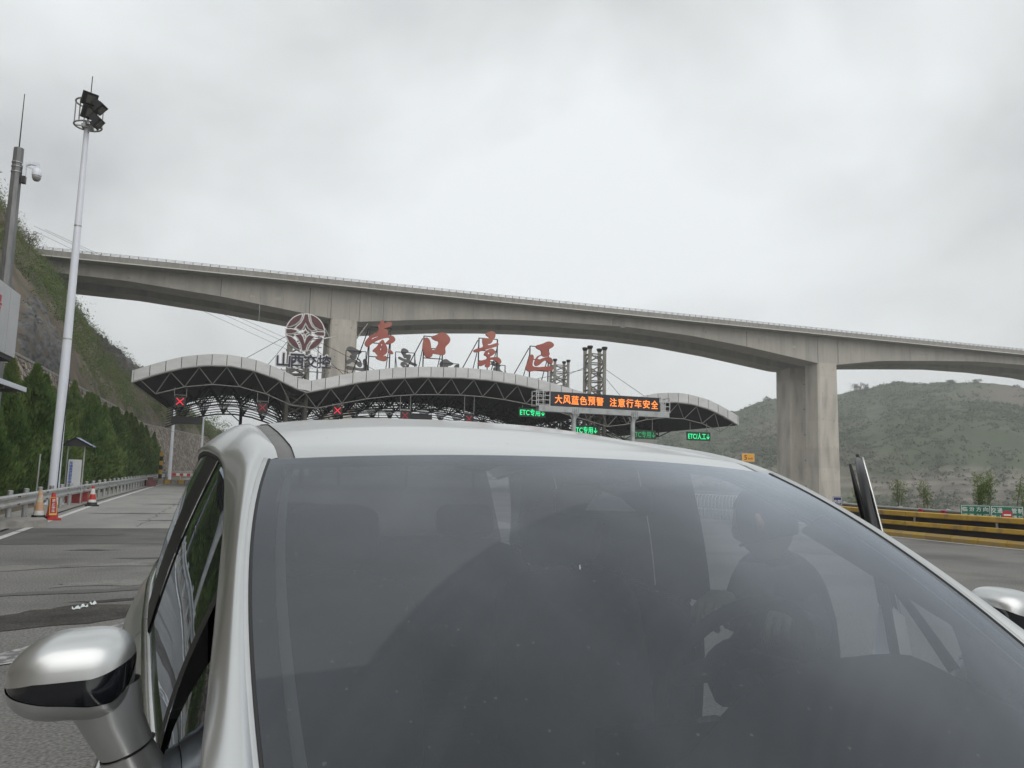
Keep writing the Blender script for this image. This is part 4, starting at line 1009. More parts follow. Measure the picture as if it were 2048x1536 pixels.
# ================================================================== cones
M['cone_red'] = mat('cone_red', (.50, .030, .022), .5, col2=(.40, .03, .025), nscale=6)
M['cone_cream'] = mat('cone_cream', (.62, .54, .42), .7, col2=(.50, .37, .24), nscale=7, detail=8)
M['cone_orange'] = mat('cone_faded', (.52, .30, .16), .7, col2=(.60, .42, .28), nscale=8)
M['reflect'] = mat('reflective_white', (.72, .72, .70), .5, col2=(.60, .59, .55), nscale=12)
def cone(px, py, kind, label, h=.78):
    p = on_z(px, py, 0); t_ = thing('traffic_cone', label, 'traffic cone', p, 0, 'traffic cones by the guardrail')
    r0, r1 = .155, .045
    rr_ = lambda z: r0+(r1-r0)*(z-.05)/(h-.05)
    base = M['black'] if kind != 'red' else M['cone_red']
    b = MB(); b.box((p.x, p.y, .03), (.42, .42, .06), rz=.3)
    if kind != 'red': b.lathe((p.x, p.y, .06), [(.185, 0), (.16, .09)], 20)
    b.build('base', base, t_)
    if kind == 'red': bands = [(.06, h, M['cone_red'], 'cone_body')]
    elif kind == 'dirty': bands = [(.15, .27, M['reflect'], 'reflective_band'), (.27, .5, M['cone_orange'], 'cone_body'), (.5, .68, M['cone_cream'], 'reflective_band'), (.68, h, M['cone_orange'], 'cone_tip')]
    else: bands = [(.15, .25, M['reflect'], 'reflective_band'), (.25, .45, M['cone_red'], 'cone_body'), (.45, .66, M['reflect'], 'reflective_band'), (.66, h, M['cone_red'], 'cone_tip')]
    for z0, z1, m, nm in bands:
        b = MB(); b.lathe((p.x, p.y, 0), [(rr_(z0), z0), (rr_(z1), z1)]+([(rr_(z1)*.8, z1+.015)] if z1 == h else []), 20); b.build(nm, m, t_, autos=40)
    if kind == 'red':
        cr_ = mat('cone_yellow', (.75, .45, .10), .5)
        fwd_ = Vector((p.x, p.y, 0)).normalized()*-1; side = Vector((-fwd_.y, fwd_.x, 0))*1
        # printed panel: yellow frame, vertical white writing (faces the road)
        for sgn in (1,):
            nrm = (Vector((.35, -1, 0))).normalized(); sx = Vector((-nrm.y, nrm.x, 0))
            axz = Vector((0, 0, 1))-nrm*.155; axz.normalize()
            o = Vector((p.x, p.y, .40))+nrm*(rr_(.40)+.012)
            az = sx.cross(axz).normalized()
            for bx_, bz_, wx, wz in ((-.085, 0, .014, .46), (.085, 0, .014, .46), (0, .23, .17, .014), (0, -.23, .18, .05)):
                b = MB(); c = o+sx*bx_+axz*bz_; Rm = Matrix((sx, axz, az)).transposed(); b.box(c, (wx, wz, .006), R=Rm); b.build('printed_frame', cr_, t_)
            for i, ch in enumerate('禁止停车'):
                me = text_mesh(ch, .085, .085, .002, .01, M['reflect']); add_mesh(me, 'printed_character', t_, facing(o+axz*(.145-.095*i)+az*.006, sx, axz, az))
    return t_
cone(76, 1041, 'dirty', 'dirty cream and orange traffic cone with a black base beside the red cone', .80)
cone(103, 1040.5, 'red', 'all red traffic cone printed with white characters in a yellow frame', .74)
cone(183.5, 1012.5, 'striped', 'red and white banded traffic cone standing farthest along the guardrail', .74)
# red plastic crates/water barriers behind the guardrail
for i, (px, py, s_) in enumerate(((158, 1008, .62), (171, 1005, .6))):
    p = on_z(px, py, 0); b = MB(); b.box((p.x-.25, p.y+.3, .3), (.55, .35, .6)); b.box((p.x-.25, p.y+.3, .62), (.45, .22, .08))
    tag(b.build('red_bin', mat('faded_red', (.30, .03, .035), .55, col2=(.36, .07, .06), nscale=5)), ('dark red plastic bin half hidden behind the guardrail, left of two' if i == 0 else 'dark red plastic bin behind the guardrail next to the banded cone'), 'bin', 'red bins behind the guardrail')

# notice board with a little pitched solar roof behind the guardrail
p = Vector((-7.2, 33.8, 0)); c = on_y(143, 1000, 34.3); sx0 = c.x
nbd = thing('notice_board', 'tall narrow notice board with blue writing under a small pitched solar roof', 'notice board', (sx0, 34.3, 0))
top = on_y(147, 890, 34.3).z
for dx in (-.28, .30):
    b = MB(); b.bar((sx0+dx, 34.3, 0), (sx0+dx, 34.3, top+(.22 if dx < 0 else -.05)), .055, n=8); b.build('post', M['galv'], nbd)
zt, zb = on_y(147, 919, 34.3).z, on_y(147, 978, 34.3).z
b = MB(); b.box((sx0+.02, 34.27, (zt+zb)/2), (.46, .05, zt-zb)); b.build('panel', mat('notice_white', (.60, .62, .62), .5, col2=(.52, .54, .55), nscale=2), nbd)
for i, ch in enumerate('车辆救援服务电话'):
    me = text_mesh(ch, .125, .125, .003, .01, mat('notice_blue', (.03, .09, .42), .5)); add_mesh(me, 'lettering', nbd, facing((sx0-.11, 34.238, zt-.13-i*(zt-zb-.2)/7.6), (1, 0, 0), (0, 0, 1), (0, -1, 0)))
M['solar'] = mat('solar_panel', (.10, .16, .38), .2, .2, col2=(.16, .22, .45), nscale=6)
zr_ = top
for s, nm in ((1, M['solar']), (-1, M['galv'])):
    b = MB(); rows = [[(sx0+.02+s*u*.62, y, zr_+.3-u*.34) for u in (0, 1)] for y in (33.95, 34.75)]
    b.grid(rows, s > 0); b.grid([[(x, y, z-.035) for x, y, z in r] for r in rows], s < 0); b.build('roof_panel', nm, nbd)
b = MB(); b.add([(sx0+.02-.6, 34.0, zr_-.03), (sx0+.02+.6, 34.0, zr_-.03), (sx0+.02, 34.0, zr_+.27)], [(0, 1, 2)]); b.bar((sx0-.6, 34, zr_-.03), (sx0+.62, 34, zr_-.03), .05); b.build('gable', M['steel_dark'], nbd)
# thin grey stake left of the mast
q = on_y(71, 995, 30); b = MB(); b.bar((q.x, 30, 0), (q.x+.02, 30, on_y(73, 908, 30).z), .05, n=8)
tag(b.build('marker_stake', M['galv']), 'thin grey metal stake behind the guardrail left of the white mast', 'stake')

# far end of the lane: yellow and black post, kerb island, bin, rails, red and white barrier arm
p = on_z(319, 966, 0)
bp_ = thing('striped_post', 'yellow and black banded post at the end of the guardrail', 'post', p)
for k in range(7):
    b = MB(); b.lathe((p.x, p.y, k*.42), [(.16, 0), (.16, .41)], 12); b.build('band', M['black'] if k % 2 else mat('band_yellow', (.62, .36, .04), .5), bp_)
p = on_z(326, 968, 0)
isl = thing('kerb_island', 'yellow kerb island at the foot of the banded post', 'kerb', p)
for k in range(6):
    b = MB(); b.box((p.x-.9+k*.55, p.y+.3*k, .2), (.52, .5, .4), rz=.5); b.build('kerb_stone', mat('kerb_yellow', (.55, .33, .05), .7, col2=(.4, .3, .12), nscale=4) if k % 2 == 0 else M['concrete_old'], isl)
p = on_z(325, 962, 0); b = MB(); b.lathe((p.x, p.y, 0), [(.35, 0), (.42, .9), (.45, 1.0), (.3, 1.05)], 14)
tag(b.build('litter_bin', M['steel_grey'], autos=40), 'round grey bin standing behind the banded post', 'bin')
p = on_z(300, 973, 0); b = MB(); b.box((p.x, p.y, .25), (.7, .5, .5), rz=.3); b.box((p.x, p.y, .6), (.35, .3, .2), rz=.3)
tag(b.build('red_case', mat('case_red', (.14, .025, .03), .5, col2=(.05, .02, .02), nscale=3)), 'dark red box against the far end of the guardrail', 'box')
a_, e_ = on_y(345, 948.5, 100), on_y(402, 951, 100)
ba = thing('barrier_arm', 'red and white boom barrier closing the far end of the lane', 'boom barrier', (a_.x, 100, 0))
for k in range(8):
    q0, q1 = a_.lerp(e_, k/8), a_.lerp(e_, (k+1)/8); b = MB(); b.bar(q0, q1, .14, .3); b.build('boom_band', M['cone_red'] if k % 2 == 0 else M['reflect'], ba)
b = MB(); b.box((a_.x-.3, 100, .55), (.5, .5, 1.1)); b.build('boom_housing', M['cone_red'], ba)
rl = thing('far_railing', 'low white railing below the boom barrier at the road bend', 'railing', (a_.x+2, 101, 0))
for z in (.55, .85, 1.05):
    b = MB(); b.bar((a_.x-2.5, 101, z), (e_.x+2, 101, z), .1); b.build('rail', M['galv'], rl)
for k in range(8):
    b = MB(); b.bar((a_.x-2.5+k*1.1, 101, 0), (a_.x-2.5+k*1.1, 101, 1.05), .08); b.build('post', M['galv'], rl)
# bits of white litter on the tar
for i, (px, py, w_, l_, rz_) in enumerate([(168, 1215, .03, .075, .5), (186, 1210, .025, .09, 1.1), (152, 1219, .03, .08, .2)]):
    p = on_z(px, py, .012); b = MB(); n = 5
    rows = [[(p.x+math.cos(rz_)*(u-.5)*l_-math.sin(rz_)*(v-.5)*w_, p.y+math.sin(rz_)*(u-.5)*l_+math.cos(rz_)*(v-.5)*w_, .015+.03*abs(math.sin(u*4+i))*(v+.3)) for u in np.linspace(0, 1, n)] for v in (0, .5, 1)]
    b.grid(rows); tag(b.build('paper_scrap', mat('paper_white', (.62, .68, .68), .7)), ['short white scrap of litter lying on the dark tar, middle of three', 'bright white sliver of litter on the tar nearest the car', 'pale bluish flat scrap of litter leftmost on the tar'][i], 'litter', 'scraps on the tar')

# ================================================================== right side: kerbed barrier, rail, signs, fence
M['yellow_worn'] = mat('worn_yellow', (.46, .285, .035), .65, col2=(.55, .36, .07), nscale=2.2, detail=9, lo=.35, hi=.62, col3=(.30, .21, .09), n3=1.4, rnd=.07, bump=.15)
M['yellow_kerb'] = mat('worn_yellow_kerb', (.44, .29, .06), .8, col2=(.36, .27, .14), nscale=4, detail=9, lo=.4, hi=.62, rnd=.08, bump=.5)
M['black_paint'] = mat('black_paint', (.010, .011, .016), .55, col2=(.022, .022, .028), nscale=2)
bw = thing('crash_barrier', 'yellow and black banded concrete crash barrier along the right edge of the plaza', 'barrier', (18.9, 12, 0))
def bpt2(y, off): return barrier_x(y)+off
yy = 2.0; k = 0
while yy < 42:
    L = .82; y1 = yy+L-.012
    if yy < 34:
        b = MB(); r_ = random.Random(k)
        sec = lambda y: [(bpt2(y, -.12)-r_.uniform(0, .01), y, .0), (bpt2(y, -.13), y, .10), (bpt2(y, -.08), y, .165+r_.uniform(-.01, .01)), (bpt2(y, .12), y, .17), (bpt2(y, .12), y, 0)]
        s0, s1 = sec(yy), sec(y1); b.grid([s0, s1], True); b.add(s0, [(0, 1, 2, 3, 4)]); b.add(s1, [(4, 3, 2, 1, 0)]); b.build('kerb_stone', M['yellow_kerb'], bw)
    yy += L; k += 1
for y in np.arange(2, 42, 2.05):
    for z0, z1 in ((.33, .465), (.60, .755)):
        b = MB(); y1 = y+2.03; cx = lambda q: bpt2(q, .04)
        f = lambda q, dx, z: (cx(q)+dx, q, z)
        s0 = [f(y, 0, z0), f(y, -.02, z0+.02), f(y, -.02, z1-.02), f(y, 0, z1), f(y, .2, z1), f(y, .2, z0)]; s1 = [(p_[0]-cx(y)+cx(y1), y1, p_[2]) for p_ in s0]
        s2 = [(p_[0]-cx(y)+cx((y+y1)/2), (y+y1)/2, p_[2]) for p_ in s0]
        b.grid([s0+[s0[0]], s2+[s2[0]], s1+[s1[0]]], True); b.add(s0, [(0, 1, 2, 3, 4, 5)]); b.add(s1, [(5, 4, 3, 2, 1, 0)]); b.build('yellow_band', M['yellow_worn'], bw)
b = MB(); b.grid([[(bpt2(y, .10), y, 0), (bpt2(y, .10), y, .74), (bpt2(y, .24), y, .74)] for y in np.linspace(2, 42, 40)], True); b.build('black_core', M['black_paint'], bw)
for y in (20.3, 18.1, 15.5, 22.0, 24.4):
    b = MB(); b.box((bpt2(y, .06), y, .53), (.03, .05, .14)); b.build('post_strip', M['galv'], bw)
g2 = thing('rear_guardrail', 'thin grey guardrail showing above the yellow and black barrier', 'guardrail', (21, 15, 0))
for y in np.arange(0, 44, 4.0):
    b = MB(); b.grid([[(barrier_x(q)+1.1+px, q, pz+.08) for px, pz in [(-p0, z_) for p0, z_ in prof]] for q in np.linspace(y, y+4, 5)], True); b.build('rail_beam', M['steel_grey'], g2, autos=45)
for y in np.arange(0, 44, 2.0):
    o = link('post', pm, g2); o.location = WM[g2.name].inverted() @ Vector((barrier_x(y)+1.25, y, 0))
for i, y in enumerate((17.9, 18.7)):
    b = MB(); b.box((barrier_x(y)+.95, y, .77), (.05, .12, .08)); b.build('reflector', mat('reflector_red', (.45, .02, .09), .4), g2)
# signs
def plate(px0, px1, py0, py1, Y, th=.03):
    a, c = on_y(px0, py0, Y), on_y(px1, py1, Y); return a, c
M['sign_green'] = mat('sign_green', (.012, .125, .085), .45, col2=(.016, .15, .10), nscale=2)
M['sign_white'] = mat('sign_white', (.70, .74, .74), .5)
def sign_face(t_, cx, Y, zc, w_, h_, m, yaw=0, rim=.02):
    Rm = Matrix.Rotation(yaw, 3, 'Z'); c = Vector((cx, Y, zc))
    b = MB(); b.box(c, (w_, .025, h_), R=Rm); b.build('panel', m, t_)
    for dx, dz, sx_, sz_ in ((0, h_/2-rim, w_-rim*2, .012), (0, -h_/2+rim, w_-rim*2, .012), (w_/2-rim, 0, .012, h_-rim*2), (-w_/2+rim, 0, .012, h_-rim*2)):
        b = MB(); b.box(c+Rm @ Vector((dx, -.0145, dz)), (sx_, .006, sz_), R=Rm); b.build('border', M['sign_white'], t_)
    return c, Rm
def sign_text(t_, c, Rm, txt, x, z, h_, w_=None, m=None, nm='lettering'):
    me = text_mesh(txt, h_, w_, .003, .006, m or M['sign_white'])
    ax, ay = Rm @ Vector((1, 0, 0)), Vector((0, 0, 1)); add_mesh(me, nm, t_, facing(c+Rm @ Vector((x, -.017, z)), ax, ay, ax.cross(ay)))
yaw_ = -.62
p0 = on_y(1955, 1022, 17.6)
def facing_sign(px, py, Y): q = on_y(px, py, Y); return q
q = on_y(1951, 1023, 16.6); W1 = .74
gs = thing('direction_sign', 'small green road sign with white characters standing behind the barrier, left of two', 'road sign', (q.x, q.y, 0))
c, Rm = sign_face(gs, q.x, q.y, q.z-.05, W1, .46, M['sign_green'], yaw_)
for i, ch in enumerate('临汾方向'): sign_text(gs, c, Rm, ch, -.265+i*.172, .115, .125, .125)
for i, ch in enumerate('道路封闭'): sign_text(gs, c, Rm, ch, -.265+i*.172, -.07, .12, .125)
for s in (-.3, .3):
    b = MB(); e_ = c+Rm @ Vector((s, .03, 0)); b.bar((e_.x, e_.y, 0), (e_.x, e_.y, c.z+.15), .04); b.build('leg', M['galv'], gs)
q = on_y(2014, 1027, 15.75)
gs = thing('closure_sign', 'green sign with a red no-entry disc between white characters behind the barrier', 'road sign', (q.x, q.y, 0))
c, Rm = sign_face(gs, q.x, q.y, q.z-.04, .78, .48, M['sign_green'], yaw_)
for i, ch in enumerate('交通管制'): sign_text(gs, c, Rm, ch, (-.315, -.17, .17, .315)[i], .115, .135, .12)
for i, ch in enumerate('禁止通行'): sign_text(gs, c, Rm, ch, (-.315, -.17, .17, .315)[i], -.075, .125, .12)
b = MB(); b.bar(c+Rm @ Vector((0, -.014, .0)), c+Rm @ Vector((0, -.022, .0)), .25, n=24); b.build('red_disc', mat('disc_red', (.45, .025, .04), .4), gs)
b = MB(); b.box(c+Rm @ Vector((0, -.026, .0)), (.17, .006, .04), R=Rm); b.build('white_bar', M['sign_white'], gs)
for s in (-.3, .3):
    b = MB(); e_ = c+Rm @ Vector((s, .03, 0)); b.bar((e_.x, e_.y, 0), (e_.x, e_.y, c.z+.15), .04); b.build('leg', M['galv'], gs)
q = on_y(1675, 1002, 22.4)
bs = thing('blue_sign', 'small dark blue sign with white characters at the far end of the barrier', 'road sign', (q.x, q.y, 0))
c, Rm = sign_face(bs, q.x, q.y, q.z, .31, .31, mat('sign_blue', (.012, .016, .13), .4), -.45)
sign_text(bs, c, Rm, '内部', 0, -.02, .13, .23)
b = MB(); b.bar((q.x, q.y+.04, 0), (q.x, q.y+.04, q.z), .05); b.build('leg', M['galv'], bs)
q = on_y(1496.5, 915, 50)
ys_ = thing('speed_sign', 'orange yellow speed sign reading 5 km/h above the edge of the car roof', 'road sign', (q.x, q.y, 0))
c, Rm = sign_face(ys_, q.x, q.y, q.z, .92, .60, mat('sign_yellow', (.72, .34, .03), .45), -.35)
sign_text(ys_, c, Rm, '5', -.2, 0, .36, .2, M['black']); sign_text(ys_, c, Rm, 'km/h', .17, -.07, .16, .34, M['black'])
b = MB(); b.bar((q.x, q.y+.06, 0), (q.x, q.y+.06, q.z+.2), .08, n=8); b.build('post', M['galv'], ys_)

# white retractable gate seen through the windscreen
rg = thing('retractable_gate', 'white folding retractable gate of curved bars, seen through the windscreen', 'gate', tuple(on_z(1400, 1036, 0)))
M['gate_white'] = mat('gate_white', (.72, .74, .74), .35, .2, col2=(.65, .67, .67), nscale=4)
b = MB()
arch = [(-.36, 0, 0)]+[(-.36+.02, 0, .5), (-.30, 0, .86), (-.18, 0, .95), (.02, 0, .95), (.12, 0, .88), (.16, 0, .5), (.17, 0, 0)]
b.tube([(0, p_[0], p_[2]) for p_ in arch], .016, 6); am = b.mesh('arch_bar', M['gate_white'], smooth=True)
b = MB(); b.tube([(0, .26, 0), (0, .24, .26), (0, .16, .36), (0, .02, .38), (0, -.06, .3), (0, -.08, 0)], .015, 6); am2 = b.mesh('foot_bar', M['gate_white'], smooth=True)
ga, gb = on_z(1304, 1026, 0), on_z(1484, 1042, 0)
for i in range(27):
    u = i/26; u = u if u < .6 else .6+(u-.6)*1.0
    p = ga.lerp(gb, 1-(1-u)**1.15)
    for me in (am, am2):
        o = link(me.name, me, rg); o.location = WM[rg.name].inverted() @ p; o.rotation_euler = (0, 0, math.atan2(gb.y-ga.y, gb.x-ga.x)+.35)
for z in (.93, .36, .06):
    b = MB(); b.bar(ga+Vector((0, 0, z)), gb+Vector((0, 0, z)), .02); b.build('link_bar', M['gate_white'], rg)
b = MB(); p = gb.lerp(ga, -.03); b.box((p.x, p.y, .45), (.35, .5, .9)); b.build('drive_head', M['gate_white'], rg)
# ================================================================== vegetation
M['cypress'] = leaf_mat('cypress_leaf', (.056, .112, .030), (.140, .210, .060), (.190, .235, .068))
M['shrub'] = leaf_mat('hillside_leaf', (.080, .136, .036), (.158, .212, .062), (.170, .150, .075))
M['shrub_b'] = leaf_mat('bright_leaf', (.06, .105, .03), (.11, .17, .05), (.12, .15, .06), .35)
M['sapling_leaf'] = leaf_mat('sapling_leaf', (.11, .165, .045), (.19, .255, .085), (.22, .26, .11), .4)
M['dry'] = leaf_mat('dry_twigs', (.085, .066, .048), (.14, .11, .08), (.10, .10, .05), .1)
# row of cypresses: four prototypes, then copies
def cypress_mesh(seed):
    g = np.random.default_rng(seed); H = 1.0
    n = 9500
    u = g.random(n)**.8; ang = g.uniform(0, 2*np.pi, n)
    prof = np.interp(u, [0, .08, .25, .5, .75, .92, 1], [.17, .25, .26, .19, .095, .03, .004])
    lump = 1+.30*np.sin(ang*3+u*11+seed)+.26*np.sin(ang*4-u*27+seed*2)+.16*g.normal(size=n)
    r = prof*lump*(g.random(n)**.35)
    P = np.stack([np.cos(ang)*r, np.sin(ang)*r, .04+u*.96], 1)
    out = np.stack([np.cos(ang)*.5, np.sin(ang)*.5, np.full(n, .95)], 1)+g.normal(size=(n, 3))*.28
    out /= np.linalg.norm(out, axis=1)[:, None]
    side = np.cross(out, g.normal(size=(n, 3))); side /= np.linalg.norm(side, axis=1)[:, None]
    L = (.022+.030*g.random(n))*(1-.3*u)
    a = out*L[:, None]; b_ = side*(L*.24)[:, None]
    V = np.stack([P-a*.4, P+b_, P+a, P-b_], 1).reshape(-1, 3)
    return V
CY = []
for s in range(4):
    t_ = thing('cypress', 'dark green pointed cypress', 'tree', (0, -500-s*5, 0), 0, 'cypresses along the guardrail')
    quads_object('crown', cypress_mesh(s+3), M['cypress'], t_)
    b = MB(); b.tube([(0, 0, -.02), (0, 0, .5), (0, 0, .9)], [.022, .014, .005], 6); b.build('trunk', M['bark'], t_, local=True)
    CY.append(t_)
rr = random.Random(11); cyp = []
Yt = 19.0; i = 0
while Yt < 100:
    for row in range(2):
        y = Yt+rr.uniform(-.5, .5)+row*.9
        x = road_edge(y)-(3.3 if row == 0 else 5.1)-rr.uniform(-.35, .45)
        h = rr.uniform(3.2, 5.3)+(.8 if row else 0) + (.7 if y > 30 else 0) + (.5 if y > 60 else 0)
        cyp.append((x, y, h, rr.uniform(0, 6.28)))
    Yt += rr.uniform(1.6, 2.4); i += 1
ORD = ['first', 'second', 'third', 'fourth', 'fifth', 'sixth', 'seventh', 'eighth', 'ninth', 'tenth', 'eleventh', 'twelfth']
def region(y):
    if y < 60: return 'middle stretch'
    if y < 78: return 'far stretch'
    return 'farthest stretch'
fr_n = bk_n = 0
for k, (x, y, h, a) in enumerate(cyp):
    front = k % 2 == 0
    if front: fr_n += 1; n_ = fr_n
    else: bk_n += 1; n_ = bk_n
    rw = 'front' if front else 'back'
    if n_ <= 12:
        lab = 'dark green cypress, %s from the left in the %s row behind the guardrail' % (ORD[n_-1], rw); grp = 'cypresses behind the guardrail'
    else:
        lab = 'dark green cypress in the dense %s of the %s row behind the guardrail' % (region(y), rw); grp = 'cypresses in the %s of the %s row' % (region(y), rw)
    src = CY[k % 4]
    if k < 4:
        o = src; o.location = (x, y, 0); o.rotation_euler = (0, 0, a); o['label'] = lab
    else: o = copy_tree(src, (x, y, 0), a, lab)
    w_ = rr.uniform(.72, 1.1); o.scale = (h*w_, h*w_, h); o['group'] = grp
# shrubs and small trees covering the slope: one mass
rng = np.random.default_rng(21)
cs, sz, lf = [], [], []; csd, szd = [], []; csb, szb = [], []
for i in range(8200):
    Y = rng.uniform(30, 262); d_ = rng.uniform(.3, 25)**1.0; x = wall_x(Y)-d_
    if 48 < Y < 74 and .2 < d_ < 5.2 and rng.random() < .92: continue
    if 132 < Y < 168 and 6 < d_ < 12 and rng.random() < .7: continue
    dens = fbm(x*.11, Y*.07, 31, 3)
    if dens < -.36 and rng.random() < .8: continue
    s_ = rng.uniform(.45, 1.2)*(1.5 if rng.random() < .12 else 1)*(1+.002*Y)
    p = (x, Y, left_h(x, Y)+s_*.35)
    k = fbm(x*.2, Y*.15, 77, 2)+rng.normal()*.25
    if k > .42: csb.append(p); szb.append((s_, s_, s_*.8))
    elif k < -.40: csd.append(p); szd.append((s_*.8, s_*.8, s_*.75))
    else: cs.append(p); sz.append((s_, s_, s_*.8))
for nm, C_, S_, m, n, lab in (('hillside_shrubs', cs, sz, M['shrub'], 84, 'dark green bushes covering the left hillside'), ('hillside_bright_shrubs', csb, szb, M['shrub_b'], 84, 'fresh green bushes scattered over the left hillside'), ('hillside_dry_shrubs', csd, szd, M['dry'], 80, 'brown leafless scrub on the left hillside')):
    C_, S_ = np.array(C_), np.array(S_)
    V = leaf_cloud(C_, S_, S_[:, 0]*.17, n, rng, flat=.6 if m is not M['dry'] else .15)
    tag(stuff(quads_object(nm, V, m)), lab, 'shrubs')
# undergrowth beneath the cypresses
cs, sz = [], []
for i in range(420):
    Y = rng.uniform(16, 100); x = road_edge(Y)-rng.uniform(2.2, 7.5); s_ = rng.uniform(.2, .5); cs.append((x, Y, s_*.5)); sz.append((s_*1.3, s_*1.3, s_))
cs, sz = np.array(cs), np.array(sz); tag(stuff(quads_object('undergrowth', leaf_cloud(cs, sz, sz[:, 0]*.25, 60, rng), M['cypress'])), 'low undergrowth under the cypress row', 'undergrowth')
# trees one can tell apart on the left skyline and beyond the canopy
def hill_tree(px, py_top, h, wd, X, label, m='shrub', n=900, seed=0, slim=False):
    p = on_x(px, py_top, X); z = p.z-h
    return blob_tree('hillside_tree', p.x, p.y, z, h, wd, label, 'trees on the left skyline', M[m], M['bark'], n, seed, wd*.042)
hill_tree(150, 630, 4.2, 3.0, -24, 'ragged tree on the hill skyline just right of the white mast', 'shrub', 900, 1)
hill_tree(178, 650, 3.2, .9, -23, 'slim pointed little tree standing on the hill skyline', 'cypress', 500, 2)
hill_tree(197, 668, 3.0, 2.4, -22, 'round bush on the skyline right of the slim tree', 'shrub', 700, 3)
hill_tree(262, 722, 4.5, 4.0, -24, 'pale leafy tree on the skyline beside the left end of the canopy', 'shrub_b', 1000, 4)
hill_tree(118, 560, 5.0, 4.2, -26, 'bushy green tree leaning under the start of the viaduct', 'shrub_b', 1200, 5)
hill_tree(60, 455, 3.0, 3.6, -25, 'dark scraggly bush on top of the cliff left of the viaduct', 'dry', 900, 6)
hill_tree(20, 418, 3.0, 3.5, -25, 'dark bush on the highest point of the hillside at the left border', 'dry', 900, 7)
for i, (px, pt, Y, h, wd, lab) in enumerate([(418, 822, 185, 9, 8, 'leafy tree behind the toll canopy seen under its left wave'), (440, 836, 190, 7, 6, 'smaller tree right of the leafy one seen under the canopy'), (392, 832, 180, 9, 9, 'dense green tree behind the black hanging board'), (455, 862, 200, 5, 4, 'last low bush before the sky under the canopy')]):
    p = on_y(px, pt, Y); blob_tree('distant_tree', p.x, p.y, p.z-h, h, wd, lab, 'trees beyond the canopy', M['shrub'], M['bark'], 1100, 40+i, wd*.05)
# saplings behind the right-hand barrier
def sapling(px0, px1, ptop, Y, label, n, seed, dens=1.0):
    a, c = on_y(px0, ptop, Y), on_y(px1, ptop, Y); cx = (a.x+c.x)/2; wd = c.x-a.x; zt = on_y((px0+px1)/2, ptop, Y).z
    t_ = thing('sapling', label, 'sapling', (cx, Y, 0), 0, 'saplings behind the crash barrier'); g = np.random.default_rng(seed)
    b = MB(); tips = []
    ns = max(2, int(wd*5))
    for k in range(ns):
        bx_ = cx+g.uniform(-.3, .3)*wd; tx = cx+g.uniform(-.5, .5)*wd; tz = zt*(g.uniform(.75, 1) if k else 1)
        P_ = [(bx_, Y, -.3), (bx_*.6+tx*.4, Y+g.uniform(-.1, .1), tz*.5), (tx, Y+g.uniform(-.2, .2), tz)]
        b.tube(P_, [.018, .012, .004], 5); tips.append(P_)
    b.build('stems', M['bark'], t_)
    cc = []
    for P_ in tips:
        for _ in range(int(n/len(tips)/6)):
            u = g.uniform(.15, 1); q = np.array(P_[1])*(1-u)+np.array(P_[2])*u if g.random() < .75 else np.array(P_[0])*(1-u)+np.array(P_[1])*u
            cc.append(q+g.normal(size=3)*[.09, .09, .06])
    cc = np.array(cc)-np.array([cx, Y, 0]); V = leaf_cloud(cc, np.full((len(cc), 3), .07), np.full(len(cc), .055), 11, g, flat=.55, up=.5)
    quads_object('leaves', V, M['sapling_leaf'], t_)
sapling(1930, 1988, 942, 19.5, 'tallest leafy sapling growing behind the left green sign', 3200, 1)
sapling(2022, 2060, 948, 17.8, 'dark sapling at the right border behind the no-entry sign', 900, 2)
sapling(1843, 1866, 962, 21.5, 'narrow upright sapling left of the green signs', 900, 3)
sapling(1775, 1812, 962, 22.5, 'thin sapling with sparse leaves just right of the open car door', 1000, 4)
sapling(1698, 1726, 965, 24.0, 'young leafy sapling right beside the small blue sign', 900, 5)
sapling(1826, 1842, 1004, 22.0, 'tiny sapling barely topping the barrier rail', 140, 6)
